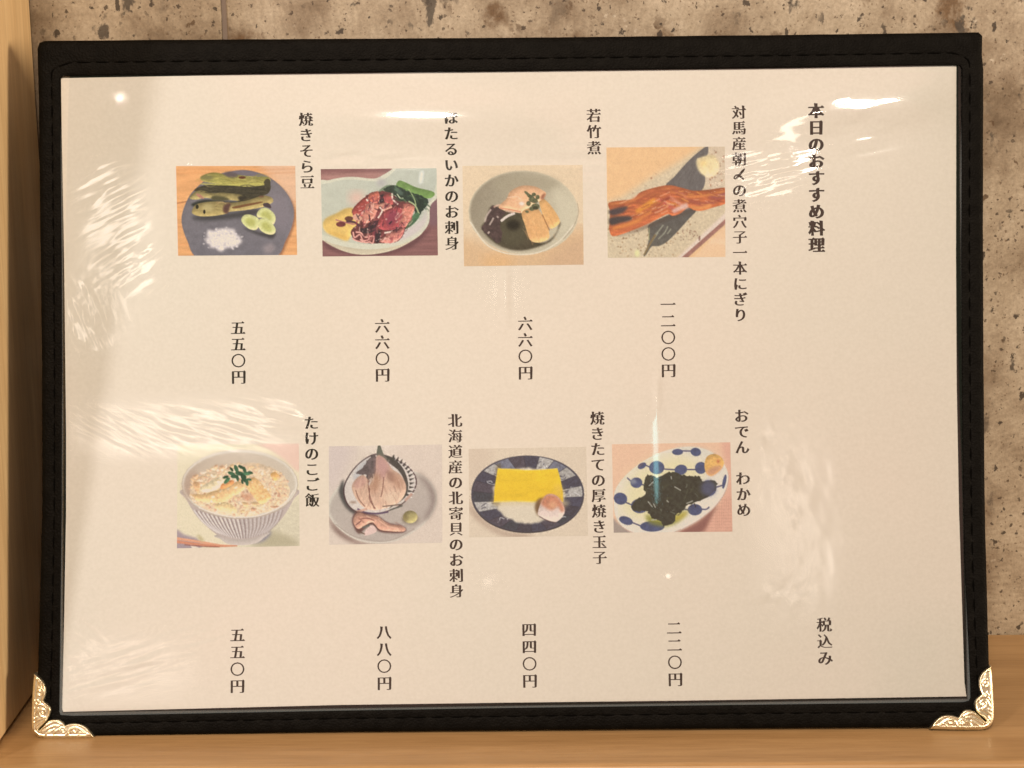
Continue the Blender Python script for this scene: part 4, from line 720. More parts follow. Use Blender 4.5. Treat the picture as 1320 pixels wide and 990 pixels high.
GLYPHS = '''
本3a45463c246023746023743e37643e32e3ad2e233828b2d223228a2382832462722522602582562c12ab32431837b3993cb43e3c243e3c22a22d82a22d82803c22803c21c54251c542528050e2805132a24c32ed4782a24252a242543e41a43e4693994bf3185232ac58e2595952635a32765b12895b729055b2d650133a4b53ae46d43e5b343e5b84605684ab51d460425460425532
日3073754e63754e6232307232|3073953074ce4e64ce4e6395|2a64ef2a61d03071d03072114e62114e61d554a1d55604db5275214d24ef
の3cd4873c343f3b73fb3a83b839737837330c3522c231e28530c27e2fc2832dd2a22bd2f02b533d2c63a22fc40836c468|43f48a4904744e04375173d852b3615122e04e929849c25643f22f42b2294162263ff2223e421f4071e84b121253e26e5842db59b35e5833e05394504ba4a340d4c335349f2c24422683c424933825b2c427b2852b724e30a23635f24f38e2773cb2d740035f4143a74253f043343a
お4c74b04a847d4e645952543155f4065933da5bb41858643e54a46450948b|33531433826733925432a22f32322a32422a3002342de24c2d62582c52892d52bd2e12d230b2fa|26946126b42c2964282b34272d44262fb42630b42631d42733042833542833439a3343522f33332aa3012682b525b28726b2572b52132fa1f53381eb36d1f438e20c39821d3a125a39d3433c034e3f735c42e3644673674ad35b4cd34a4f33205042d84f328c4e026e4ad24846d23245022c4312294132293ec2294001ef42d1f144b1f346b1f748b1fc4e72185412575672935722d856331c5313584ca38946739443639240038b3c838139c37539c39e39e4333c44373fa43f42e44947045646e4904324803ff4743c946b3a04653a44d93a54eb3a64fd3a850e3a951333451333450e3364fc3374e93374d833645933245931e45830b4572f94572dd4572bf45929e45b
す42837c4283394112f93f62e13df2dc3c62e03ad2ef39431338934a3943843ae3a93c83bb3df3bf3fe3b94163a742438e|25048125244b2c74523374573ac45b41145d4123e74103e74013e93f03eb3e03ec38c3dc34f3b332b38032034932b30f34d2de3882bb3d42ad3ea2af4002b24142b74202bb4002823ca24b38022032720435d1cf3f320e46527548e2c349f32c49c35349537648839647f3a447d45e47b45e4df45e52f45d56f45b5b04585b148b57048b52a48c4d648c47c48c47d48c47e4d847f4e64804f848150a48150c40a50c40a50d40b4fe40d4eb40e4d841048b3ab4893324862c0483
め41343e3f93eb3dd3a23c035e3a833039d34438b3663793913663c13503fa3774113ab4283e3438|3144d42aa4b22af4a52b748f2be4772c54602e54002ae3cc27838125432c2472d225528126a25e29b2382e022931422f3472433792673a52943ae2883ba27a3c726c3d325f4162974072a63f82b83ea2cb3e02d840931c4323704563cc4784334c34154ee3ec52138c52c3345142bc4d22634842323f52104181db4b420253d2565822b959933258839d5543f74e744a48846549a4b549e4c64a24da4a64ef4a94f94375044374fc4354e84344d54324c442f4b342c4a142748f41f46c3f24693b245e37344b33e43232548432149931c4b03174c6|3732d73562b233528c31126f2e92622dc2652c72782b02af2ae2d82b33112c534d2e33893033b231538432d35034532235c2fc
料2354e62424c025148525d44d26042d2ae4402a945f29b4982884d327a4f9|36d4fc3644d635449a34245e33743c3744283824483984813ad4be3bc4e7|40c4d64374b84634954894714a54514c74814a649f47e4bd4504db4234f7|3d83dc4063c043439f45d37d47d35e49a38d4773aa44c3c641c3e13ec3fb|2253e32253c72bd3c729735e27230824a2b921f27822826823225423a24024322926d2692932ad2b62fa2c63222c61c63201c632033c33231f34e2ef3662c33772a23ab2df39030536334033537b3203943203c73c43c73c93e337942e32e3e33203e33205302a85442c63e3|3b32b63b92984f32d24f31c654f1c654f2e25cc2f85cb31657b36153031654f30054f5334d55474f32f0
理3e643146b43146b3863e6386|4c04315454315453864c0386|3e64ed46b4ed46b4443e6444|4c04ed5454ed5454444c0444|3342013341e65d11e65d620158624c53b2014c62014c62b55af2b55b42cf56431a5192cf4c62cf4c636f5a136f5b74f157e53752950538d50538d36f46536f4652cf3812cf3812b54652b5465201|22025022a2272772402c425a31627637329536c2ba2fc2952fc3b23613b23663ce3164192cb3ce2fc3ce2fc4d33704d33754ef32553a2da4ef2244ef2244d32a04d32a03ce22e3ce22e3b22a03b22a027728a27026726524625b
対3ff38741835b43631e44e2e34592be4a72e549a30847d34145a37a43e3a3|4d95474f74423e04423e04244f74244f721f4f42034ea1f34f91f84eb1f24d61f24b61f148e1f24631f34631f34691de46e1c946c1ce4b31ce4e11d05021d351b1d65301d95441e55511fc55521e5554245c94245ce44257e48d533442555442555533|2c85172d95022f14df3054bd32148a22348a22346e3ec46e3f148a3a14d535648a2e848a3524cd3464df32d4ff3105202fb535|35c43c35440a3453c633438732134b2ff3742d73a12b03cc28e3ef2603c928639f2b236a2dd3343053002d92af2a826826d22822d1f82321f32401e224c1d124f1ca2931fb2d12323082713362b935229036b26638023f38f2223cf2593bc27a39f2a637e2d535e30037c34c3953993aa3ec3b7430
馬3d52963e02793f02493fc21b40120545021b44a23043a25d42628c41a2a6|47f2ab48e2964a42704b724b4be23a5002574f62674df2894c42ac4b32c0|32228e32926f33123a3372073391ee3901fc38e21438624837a27d37229b|28a2b627f28726b24824f20d2301e72671c428e1ec2b32272ce26b2dc29f|3d03aa3d031d2fa31d2fa3aa|29c50229c30554e30554328a53a24353321652d1fb52b1ed5221e35151df5071de4f41de4d91de4b81e049a1e34981e649c1d349f1c249e1c94d11c64f31c55111c55271c75391c85481c85571ca5691cf5831ee59522a5a22895ad3105b331d56336851831d42e31d42e3aa54d3aa5523be5024094b73be42e3be42e44954d44955245d5024a84b745d42e45d42e4ea5704ea57550252554d4da502|3d03be2fa3be2fa4493d0449|3d045d2fa45d2fa4ea3d04ea
産3453ab33638331b34a2fa3152de2f32e62ee2f62e33062d730f2cf31c2dc3302f13423093623384073384072a83222a83222954072954071f02cd1f02cd1d95ad1d95b21f056223b5171f04651f046529555629555b2a850b2f34c02a84652a846533857133857634b5263964db34b46534b4653a54073a540734b36f34b38237138c384394397395398|3b95223bc51d3c850b3d44f83ec4d12644d12644ba3984ba31f48032c46f34045035243136c40127240127237a2703182652ad24c2402231e62361d92451ca2541ba2611ac2972162ba2912cb30b2cf3792cf3e85aa3e85af40155f44c5144014a94014c74304d944c4ea4684f247449f48f49948048945c4784384594013334013a143c39844a38346836a4873414ba58b4ba5904d154051c4f54d14424d14264fe4125173fd5303f153d
朝29f39538d39538d31729f317|29f41f38d41f38d3a329f3a3|21f28c21f2732e42732e41c73411c734127340527340a28c3ba2d736f28c34128c3413073e73073fd41c3c446236f4303414303414aa4034aa4084c43b850f36d4c43414c43415342e45342e44c422a4c422a4aa2e44aa2e44302474302473072e43072e428c|5433fa54332647c32648035648137148238c4823a64823fa|5434144824144824e95434e9|4265034263a64223334122bb3ed2443ac1e43b81dc3c81ce3d71bf3e01b44181f644624546429c47a30b54330b54320f5401f55371e65471eb53b1e55281e450d1e44ec1e44cb1e54c91e74cf1d34d31c04d11c65101c65371c75541c956b1cb5941e35911d959d1ef5a020d5b64ef57d535528503
〆56b4ff5154564503803a02b92e523326b28328d2f62b32ea2992952d326d3582ff3fc3c84b34aa54d519|2922ff30b3793ad38f40f3503d930839b3413253432ae2e1|4163654a62e652e23751221945a2963d231b
煮33b32b4df32b4df2b133b2b1|33b3af4df3af4df33633b336|34f24a35223335820735b1dd35b1cc3b91d93b81e73b32113ab23d3a6251|42824c43123444120844d1de4511cd4aa1e14a41f349421c48124747725c|50225851923953b2095581da5661bf5af1df59f1f957e22555a253540270|2a226f2942502782202581f42421dd27a1c02971dc2bd2072de2372f1259|53251a5014e94c14b247a47e41c4453e44453e44cf4c54cf4ca4e447a52f42f4e43e44e43e45333855333854e42874e42874cf3854cf38544523044523042e40042e34a3e12e73bd28339e22638622338722d37423636123536326637129037d2b93892de3952de2a453f2a45553a751c3ed4c73bb3523bb3c73ef3ed40041241344642e5bb42e5c04455704905254454794454dc4895114b05434d95674fb
穴3323973103222d92a829223d23f1ee2481e62581d52681c526f1bc2cc21232027f36330238e386|4bc39846a38049a3044e128153321058b1b85931c45a01d75af1e85b81f256b2405232ad4e5328|39d5203ad5053c64d93dc4af3f747824c47824c3b52aa3b52aa4595404595403b55a23b55b846457f4aa52a47838f4784374b942c4ce4134f63f65203e4539
子3c74073c73762293762293553c73553c72153c41f83ba1e83c81ec3b81e739d1e63731e633f1e730b1e930a1ea3121d53191c03171c53671c639d1c73c71cb3e51cf4151e24231f14241f14292134293555c33555c83765783c152d37642937642940a4704314c846951b4a555b4dc5374f85224f028d4ef28d4cf4f84cf49948645945a418431
一22239a2223725ca3725cf39a57f3e553439a
に3b84993b846042845849745650545857346057349a50948f49948b42748e|3fb2ff3963093912f438b2d53872b838729c39226d3bd23f41f21b4892134d221551421954e21f59322a59126854725950a2514cb24c48924a4332544152613fa27f3ef2b13f12c33f32d83f72ef|3144e32a04ee2a04e829e4d729c4c529a4b328e46627f40327239226c32026f2be2782662842192901ea2f81f12f62082f62102f621a2f82262f923130425d3152973292d533c30a2fd33a2ef3172e02f12d02ca2d72dd2da2c72d72e92d630b2d532e2da38b2e63f32f64573054aa3094b930d4cb3124dd
ぎ50151e4c15024d34e64e74c34fa49e50848054f4a053e4be5284e4510508|56a54652c52953f50e5534eb5674c75764a95bb4ca5a94e859250d57a530|30b2fa2ab30e2a12fa2922d72882b12852862962442d120a3471e13c71d84061d94411dd47a1e24c21ec4c522548021944621240920d3c620c35e21532a22730124e2ef2952f12b12f72cc3012e7|3c14b33ca49238b48f3394912e449627d4a027f46e2ee46634746339c4633d74653f740840f3cc3bc3c63563c52e83c82693d226b39f2f13983653963d139942339e43c36a45034646532347f2f94632fc43e3004153043db30a3d82e541f2dd4592d64922cd4ce2c04f02f14e13014d830c4d13184ca3244b83424a73614973804843a84af3af4df3b850a3c15403ce5374065023f64d33e949d3dd4703d645441f43c46e46147348f47b4b94844ef4914e74c74b24b64854ab4544a142f49b4254c641f4e441a5004185123a95033ae4f63b44e03ba4ca
り35f5092ea50d2ea5052e84ef2e64da2e44c42da47d2cf4272c73cf2c437f2c534f2c83242cc2fe2ce2eb33a2f333830a33732833734433935e3503c538242b3df48b4284a445949548a45e4ae3f44b738b4962dc44126c3de23334120b3651d441a2064b726750b2e452738b51441d4ec4744a24bb4354d73ca4be38b49734845133b43e33a43c3454863524d2
二2834a428347d56647d56b4a451b4ef4d04a4|22f25322f2295bb2295c025357029e525253
〇3f45333495102be4b226042723d37c2602d12be2463491e83f41c549f1e852a2465882d15ab37c58842752a4b249f510|3f44fe48b4e050548d55841357637c5582e550526b48b2183f41fa35d2182e326b2902e527237c2904132e348d35d4e0
円53e4cf53e37e42137e4214cf|2504ef2501c42b01c42b035e53e35e53e21553c1fa5321e852f1e65311e65191e64f51e64c81e649c1e749a1e94a11d54a61c14a41c64f01c65201c85451ca5601cd58d1e45981f159a1f259e2145b44db57b5215264ef|2b037e2b04cf3c24cf3c237e
若22c3de22c3c23663c231d34f2d72f92852af23027823327424226325025225424d27f2682ab2842d52a42f72c22f71c73541c73541f65071f65071c95671c957d2fd5443434ef31134a31137034638736739c3883bd3c25be3c25c33de5734295283de3cb3de3de4093e94213f343a3f544139c45639944b38f42e38441136e3de|3542103542f75072f7507210|4755334754d23724d23725333145333144d22344d22344b63144b63144533724533724b64754b64754534d34534d34b65b84b65bd4d256d51d5224d24d34d24d3533
竹2c35372a94d32814602523f82213ab2313a024439325538526237a27b39b2973c92b23fb2d64472ed4472ed1c534c1c534c4473fe4474034683b34b33684682e54682fb4a930b4d7319507321524|44553742c4d24054603d73f93a73ac3b73a13c83943d93863e537b3fd39d4193ca4343fb4574474d24474d22144d01fd4c71eb4c51ea4c91ea4b31ea4921ea4691ea4401ec4401ec4461d644b1c244a1c648d1c64ba1c84dd1cb4f71ce5241e452e1f152f1f25332135334475cb4475d04685804b353546846546847b4a948b4d74985074a0525
六22f42a22f4075bc4075c142a57147552642a|32836f2fa3112bb2a327623e2371f22451e92591da26d1ca27b1bf2be21130727a34d2ed382352|4653584a62f84f12855342175601c75b11f458124353a2ad4ed31d4ac379|39b5183ad4f23c64b83dd4813e84624434864364a441d4d94025103f0534
ほ3094e92964f42964ee2954dd2934cb2914b928446a27540126838c2633172662b626f25f27c2142881e62ef1ed2ed2032ed20c2ee2172ef2222f022d2fb25a30d2933212d03333032f63352e73102d72e92c82c12cf2d62d22bd2cf2e02ce3022cd3252d13842dd3f22ec45c2fb4b12ff4c03034d23074e4|4872c348828b48325a4702364582264362214042283f622f3df2473d32793e02a63f82bd4072c543a2cd4522cc46a2c94822c4|39a4c239a4943e249141b49045449047c49147c3d44513d34143d43d73d538b3da38b3a93d83a64143a44513a447c3a647e37148034748231d4852ec47d2ed4682ef4522f143d2f13e92e93972c137629836e2743792463a021c3f31fa43d1f44821f94cc21b4e92404f02674f029650f28453926556024258c2165b825d5882845552a551b2c24ed2d44ea3104e733e4e536d4e43a95063ab5373af5643b259f3b859f3ea5653e35373df5073db4e43d94e449650149752b49a55349d5884a25884d15164c54a24be4264bc
た4093d54093a24463a84753ab4a43ad4d33ae4ff3ad52a3aa5553a658b3a058d3d55533da5283dd4fc3de4d03df4a03de4713dc4443da|43a2e23d22ec3ce2da3c92bc3c529e3c527e3d124f4002224612004c81f94fd1fa52f1fd55d20159920959c24455f23852d2314fb22d4c922c47023645324443826442f2964312a84332bd4362d4|2dd4602c24602a546128646425546925843228442f29f42e2bd42d2dc42d2f142d30842e31f42f32c42f32440c31d3f13173d63103bd2f034a2c72d029a25c2702062dd1e130323a32e2b135732e3783a23813c43893e639140839c43a3bd43e3f244642644e46a45c46a49642e4873fe47d3cd4753a746f3b84c03bb4d23c04e73c44fd3c750634c51034c50934c4f534b4df3494ca3464b93434a533f48d33746432d4633114612f7460
る43821443221341e21140920f3f320f3bb2173a622038b23837d26838729139a2a839c2ac3be2b43e32ad40629542c253|2de4d72e149830049c31149d32249f3324a03714a33cb4a74264ab4744af4334773f34403b240937d3de3463b03003752b533626f2fc2a82c030331935735c3b53874283974843864b436b4e53334f92e14f32aa4e327a4c224f49923548127c46429e4202c93bf2da3722cd33a2ac31e28631626432123a34c20e3a71e94001e148d1f051022e5522805672de55532d51c3754ab3af43a3bd41a3bc3f83b93d53b439c3a43f33ed43e42c4844674b74904c549b4d34a64e14b04f34bd4cf4ea4bc4e54b04e34a14e048d4de4484da3e14d63794d23354d13244d13124d22ff4d3
い2ed4ae2714b02724a527448e27547727546327542d2773e827b39d2813562a32b02cd25830d2193642023a72123c82273fc26b42b2d53d93323bf2dc3a629b37725736524e3492593162a72fe2fd2ee36e2ea3ac2e83ea2e74252e74592e846f2e94892ec4a3|4f54994974794d241850239b52431353828e5a52bb5913355683be53043c
か51949f4c34784f44305243cf54d36b5693185cd3485ad39457d3f8548459|23f4262453e326a3e82833ec29a3ef2af3f23243fe3013852d430029a27a25820b2bb1e530026433c2f436b37f39240939f40b3bd40d3d740e3ec40f41a40842440043d3da44639544334343b2f042d2a541d26941324c4032353eb2283cf2253b522739522b37323234623e34f20137e1f739b1f33ba1f03d71ef4031f142a1f945020c47223249127e4a52dc4b03404b33a14a83e648841644c43440043d3ec43d3d243b3b343939d4373b94ce3bc4dd3bf4ec3c24fb3c24ff34950c3474e23434ac33b47532d42f31442d2ea4292c54272a742529042427a424264424
刺44d4d646b2c24c62c24c64c2|52453454221353f1f85361e65451eb5361e55201e55001e44d71e54ae1e64ad1e74b31d34b81bf4b61c54fd1c552a1c754c1ca5651cd5901e35991ef59b1f059f21259f520|2494182493322a03322a040030c40030c34d2e53032ab2af26926422122a22622222f2102371fd23a1f32772222b02592e629830c2cf30c1c63661c63662cb3902ab3c02843eb26040e24342b2744012913c72ba3882e43662f93664003d84003d83633d634d3ce3403df3453d53423c93413b534139c3413843423813473863383893283873313bb3313da3323f133440233442834a42233b42c34c42e36244440440b44a3b64183664183664a04464a044b4ba3fb5053b04ba3664ba36652e30c52e30c4ba22a4ba22a4a030c4a030c418
身4b44284b43a23273a2327428|4b44373274373274b94b44b9|4b43924b43174a1307327307327392|2443072442ee48f2ee3df28135823c2c720323b1d92381da2441c824e1b624d1b72fa1f039923142e27f4b42d94b421c4b11ff4a71ed4b41f14a31ea4881ea45f1ea42a1ea3f61ec3f41ed3fb1d94001c53fe1ca4511ca4881cc4b21cf4d01d34ff1e850b1f650d1f751121a51132253033f55b36a5843995a13be5623de5543c953d3aa52438b5113755274bd4ee5034994d13e84d13ff4fa40c50f41852541a52a3bd5393bc5363b451d3a95023934d12c94d12c9307
焼25146724e4362453f52363b922639625f3792763a228b3e229742a29a45d|34949233f46e32e43631a40030d3df3453c53543e436b41838244f392474|4f64504f63d84313d84314503d84503d83d83633d83633c13d83c13d831a36431a3643034033033f52913cc22f3911f83541df3501e035a1cf3621bf3611bf3e81fb42a23c44727b45c3034b73034b72114ba1f24c21e24e31d051b1cb5761ca5ab1d45c31ea5cb1ff5d22345b623d5a424559324f58225b58022b57f20b56d1e25731e25231e15121e551e1e25141f55122115123035c73035cc31a57c36553131a55131a5513c15c83c15cd3d857d4235323d85513d8551450|4313c14f63c14f631a43131a|4655334654ca38a4ca38a4b34654b34654404c14404c14b35a34b35a84ca55851550d4ca4c14ca4c1533|29553e2b33eb2af36229c2db2732592281ea2351de2421ce24e1be2561b328a1ee2b622f2d72752ec2bb30529b32227333b24e34c23337d26836628433e2b43132e52fc2ff30434330837b30a3b230b3ea30b52a
き3332fd2d33112c92fd2ba2da2b02b42ad2892be2472fa20d36f1e53ef1dc42d1dd4691e04a21e54e91ef4ec2284a721c46e2154312113ee21038621935222b3282513162993192b431e2cf3282ea|3e94b63f24953b249336149430b4992a44a32a747131646936f4663c34663fe46841f40b4373cf3e43c937d3c83103cb2913d52933a231939b38c39a3f939c44b3a246436e47834948d3264a72fc48b2ff46630343c30840330e3ff2e84462e04812d94ba2d04f62c35182f550930450030f4f931b4f23274e03454cf3644bf3834ab3ab4d73b25073bb5323c45683d155f40952a3f94fb3ec4c53e14983da47c42346447148c4774bf4804ef48a52c49a5244cf4e64bc4b24af47e4a445849e44d4c84474e64425034405153d15063d54f93dc4e33e24cd
そ2f74e12fa4a331a4a632d4a83414aa3554ac38a4af3d84b34274b746b4bb41e4773c942e36c3e13043932eb3902bf38a29238525737f25c34a2c735a32536737f3713e937b3ad34f3823273602f23522b136725c3af21543a1e74eb1e04f821b4ce2184ac21848521945921e41722e3f72403d026d3be2bc3d230e3ec33842536a46d3854a138c4e038e52538e57d38a57d3bd4fc3bb4833b54083ac37e39e3d73e542842847946b4bb4a34c74ad4d54b84e44c34f24cc4cb4f84b74f34aa4f049b4ee48a4eb4474e63ea4e03904dd3554db33f4db32b4dc3174dd
ら33f50a3304d138d4bb3f84a54674904d047f4de4b647b4c340e4d83a14f0|34644d2d445c2ce4082c13972b23282a52dd30c2c430b2c430f2d13152de31d2ed35432939b3583f03764503814993734ba3604e03324f12eb4d027e47b23d3fa21e31f2233301e94301eb4e92255482805632eb55432d52236d4bb3a34553af3ff3a93ac39635c37432034b32737c3323ca33d418
豆2444ff2444e459f4e45a44ff55454a5094ff|2f62e13052bf31a28832c25433323a38a25438226e36e2a23552d63442f7|3014324d44324d434e30134e|2a044f2a033253933254f43b5164814c144f|4972f54892cf46f29145225342820422e20422e1e95b91e95be20456e24f52320447a2044a324a4c22814df2b94f22de
五2a53ae2a538f36538f3533223442cd33527c32121c22e21c22e1fc5bc1fc5c121c57126752621c4ed21c4fb29650530050e3655133ab4cd3b34c63af3cc3ae3f54b25754b257a4d252a51d4df4d226e4d226e4b238f4b238646a37e4343763fc36a3ae|38521c3972783a62c93b531f3c838f4af38f4a732f4a02dc49728648b21c
で2414862474442be4573424683c54774414843e84413a73f73763973643263842a33e02404761fb5101e452522149f23544625a3f52aa3d23333df38e4063eb44843f4a547a4d248650748b53c48e57c48e57c4c75364c34f64bf4ae4ba45f4b43d64a835849d2ef4932a948b29848a28348826b487|4e74044a73e84b93cc4cd3a94e03844ef3665343865243a450d3ca4f63ee|55342e5164115293f553d3d25513ae5603905a53b15943cf57c3f4563418
ん4254dd3bd5073b84fa3af4e63a64d339d4c235b4462f738728f2b32442042b11de2bd2062d22442eb2843012b93202f434a32b39035f3bd3693cb3673db35d3ec3433f53163f52eb3f62ba3f62883f92584062294152164471f449a1e650b1fd54a22658d2795bc2e356632a54b2d45272844de2354a222348522a48322d46f24646427746329f4632ce4622ff4603304593554433764183913dc39c3b939939439136e38235837437d3b83b04153e246d40a4b14134bf41b4cc4224d8
わ3154d030f4632fa4602d245a2ae45629145427f45326f45325f45324045324641530c4303033ba2df3832a332e2652db2302942692452952832c02c02ea2fe2fb3162fb3152fa2cd2f92902f92562f82152f82072f71f72f71e82f61e636b1e636a1ea3691fa36820936721836425636328f3632c936330836332436434036535e36738d39b3ba3e63eb43840d48f4184d540a50c3e35323a454135a5242dc4db28948c25d40a23c4262034c722f5522815992e25b035959d3b456640050c43649b44b4524444044313b140e36d3e037242437342837f43a38a44c39545d37a47d37a47d3804b03854da38a4fc38c50b31350e3145063154f33154e1
て24748c24d44a2c445d34846e3cb47d44748a3ee4473ad3fd37c39d36a32c38a2a93e624647c2015161ea52b2274a523b44c2603fb2b13d833a3e539540c3f144e4454ab4804d848c50d4915424945824945824cd53c4c94fc4c64b44c14654ba3dc4ae35e4a32f54992af49129e49028948e27148d
厚37a4094f94094f939d37a39d|37a47b4f947b4f941037a410|31e48431e39355639356c4705334b64de484|4142bd41428c2ca28c2ca27a41427a4142064121ed4091de4191e340b1de3f61de3d51dd3ab1de3841df3811e43871d438c1c33891cb3cf1cb3fc1cc41e1ce4371d14621e246d1ed46d1e847120347127a5c627a5cb28c57b2d753028c47128c4712cb4a22db4e22f351e30e54932653533751e33131b33031b32351632349f2ee4762dd44c2ce|27a4ff27a3ed27736e26b2e32502592231e92391de24b1d225c1c526b1b82a22372c42cd2d43642d83ed2d84e35b94e35be4ff56e54a5234ff
玉47d3054a62dd4d92a950727852725355927f5382a25082d04d43004a8327|2863962863773bc3773bc20c22a20c22a1ed5bf1ed5c420c57425752920c42020c42037756837756d39651d3e14d23964203964204d258e4d25934f254353d4f84f225b4f225b4d23bc4d23bc396
四24e4dc24e1e62ae1e62ae2325362325361ee5971ee5ad4c857450e51f4dc|2ae2512ae4be3574be34f40733a38b2fa3132bd2e72c02e22cb2d12d52be2d72b73573163883653a93f33b44be42b4be42b36f43133b43633345331e48d3164f931650a31651a31752731753e31c53e31653d32653b33753b33452733051632d50532c4f732c49332d49832c48f33548635a48636d4864be5364be536251
北22526923923d2772572b62712f828d3382a83381ce3981ce39852131a5353384352364352364143384143382d02f82b72ab29a26527f|57e49454d4695114394cf40a48d3e048d52040d53442b25043420c43e1fc4691e34b01dc54e1db59c1ec5bf2135cd2495d62a85b72b45a32bf5912cc57d2dd57827c57123d55620154d1fd4b61fb4a81fd49c20348d23048d24f48d3af4cd3d351d4025694325aa460
海26b5112954fb2c54de2f04bf3104a43314ce30f4e62e34ff2b351728252c|2353ee25d3d828b3bb2b439d2d33832f23ae2d13c52a73dd27a3f524b40b|24a1f72921ca2af20b2d225d2f42b230e2f92c93292ab2da288282265230|43e3d24523c04703a14893814ad34f3d134f3e740652c40652334f47234f4c13894b139a4943b54733d145a3e4|31334f3133343743343682e335e2aa35527435025850e25850522f50221d50020f4fd2034fa1f64f21ea4e51e34d61e14c21e14a61e24841e44681e64641eb4671da46a1c94681d149a1ce4bc1cd4da1ce4f11ce5031d05141d15251d45391df5471ec55220055c21d5682585b12585b126f56c26f5712a45742c95772f257b3345cd3345cd34f57d34f58640e58641858642458742e58b41d53b4684f041d39041d38d4033883d038139b37734f|3cc33452133451d2f251a2c95172a551126f3b126f|4242fc43a2e745a2c54762a348628d4b02ab49f2bf47f2dc45c2fa44130f|3ad5393964f43704a034545331b41d32741633940a34b3fd3573f336e40f38b4363a74623cd4a75b44a75b94c256950d51e4c23dc4c23ee4ec3f850440151c403522
道24e4f726c4d72944a92b647b2c945d3054872ef4a32c94cc29f4f627e515|3d138550c38550c3073d1307|3d12fc50c2fc50c27e3d127e|3d140d50c40d50c3903d1390|37641c37626e56926e57f40854644e4f141c46d41c47d44348645748f46d4a249a5bd49a5c24af5724fa5274af4e94af50a4de51d4f95305155375224eb5384e552a4d45074c04e449d4af39e4af4224ec41b4f74085143f15303e453e3a95243b25163c34f93d24dc3e74af32d4af32d49a43c49a43347242e45d42844741b41c|3263ba2ed4002983ce2293ce2293b22b43b22b42502a224a27c23525621822f1f52581c027c1eb29f2132bf2322e42422fc23931322832c21634b2063811f13be1e54041de4551dc4a91dd5091e05651e35ba1e85b81e25bc1f55c12095bf2065721ff5151fa4b41f64571f54081f73c21fe38320d34d22733523832124630f25031024f
寄3c252b3c152b3c751a3cc5083d64e32404e324045c29a45c29a4cb54c4cb54c45c5a945c5bf4cf5865155314e34374e342a50f42152641653c41553d|22f36022f3474cd3474cd2074cb1ee4c21df4d21e44c41df4b01df4911de4691df4421e04401e34461d144a1bf4481c648b1c64b71c74d91c94f21cb51e1df5271ea5271e752b20552b3475ba3475bf36056f3ab52436050836052e3964f03b34a13d144b3ed3f640541143d53c43d5414514f149c4a645141a45142047242348042648e4254893cc4893cd4913cb4833c94753c14512ad4512ad43d3cb43d3933f435a3c83053a82a539529c39d2a338f2a83802b5360|3e03f742e3de47f3c04c93a15513602de37532e39a3723b03a93c9|3032ce3f82ce3f823e30323e|2a82df2a81f93031f930322d45222d4682cb42f3113da2df
貝45b25f49b23c4ec20d5361de56d1b859c1e056820051b22b4ca25748127d|3094314e94314e9391309391|3093794e93794e92d83092d8|3094e84e94e84e9449309449|2a95042a92bd54c2bd5624f05295364d4504|35b27f32a2572e12272911fb2501df24e1e025e1d026c1c026e1bd2bf1e031020935e23639325c
八3074e73124152e834529e2862271f12331e62411d524e1c52571b92df25733b31e3703fd38a4cb|4a04ea4434e444e47347a38d4de28d58b1bb5951c85a31d85b41e75c31f25262b74ce3ac4a8484
け30a4f02924fc2924f82914e82904d628e4c528347b27641b26b3ac26733426d2d427b27a28e22d29b2012ff20c2fd2222fd22a2fd2342ff23f30024b30b27831b2b132d2ee33d3202fb3472ee3222df2fa2d12d32da2ec2d23302d63ba2e64412fc4b93004c83044d93084ea|37c43337c3fa3b13f73dc3f54073f342e3f344d3f346d3f448c3f549d3f549d3cb49b34a48f2e247428b43a23e4282294112163f72043e31fa4251c64b323c4e929d5043295083cb5083fb5233fd54d4015744055aa40d5aa44957743f54f4385244335074305064d15064e15074f05074fd50850048f5004904fc4924ee4944df4954cf4974b549849049a46449b42848c42846c42744c42642d4264034273d84293ae42d
こ2db4b42db4793284743684703ab46e3f346d43b46e4834714c647551147a5114b54c74ae4844aa43c4a63f34a53a94a63644a83244ac|31d31e2b13292ac3162a52f429f2cf29e2a62b02652ee2283681fd3ee1f34541f64b21fd5012075532185522595022454b023745222f3ec22c38123734c24c32027430d2bb30f2d33122ee31830a
ご2c94a92c946f3164693564663994643e24634294644714674b446b4ff4704ff4ab4b54a447249f42a49c3e149b39749c35249e3124a2|30c31329f31e29a30c2932ea28d2c428c29b29e25a2dc21d3561f23dc1e84431eb4a01f24f01fc54120d54024e4f023a49e22d4402253da22236f22d33a24230f26a2fc2b12fe2c93012e4306300|51651f4d35034e44e84f94c350d49d51b4825624a35534bf53d4e4526508|58454754252b5545105694ec57d4c858a4ad5d34cc5c44e65ad50b59552f
飯57f51e52c5044cb4f04614e13cf4ea3ed3ad3eb33a3e02bf3c724539c1e33af1d93bf1cd3ce1c03db1b240f2234302a943f3314433ad44340142f40144e38646d3284932d24c028049d25247622544b1fe4261e44271e14321d143b1c143d1bc46b1d94971f94c021f4e924d51221f53d1f956b1d959c1bc59e1c15a91d25b41e25b41e458b1fe55d22653525251327f5442d856d33a58e3a85a140f57441d56741a44341a4434cc4984d34f94e05534f1594505|54c40153639b52034e5053064e82cb4ca3084ae35149739d47f401|35337c3532fc2b32fc2b337c|35338b2b338b2b3402353402|32029b34125a2b321f2b32ec3a62ec3bc3fd38344332e41133c41132d44132345d3174793134822d046b2d14672d94512e043a2ed41125e41125e24b25e23125921a24f20523f1f82411f32471e124d1ce2531be2511c125f1cf2751e029f1f62e421734924435821f36020b3661f83671f43a921639e23138626136d29435a2b6|2e95402ca50c2974ce25d49621d46722046022844c22f43923143226845929b4842cc4b32fe4ee32f4c635d49c3854743a44523c84803a64a23794c83484ef31a511327527
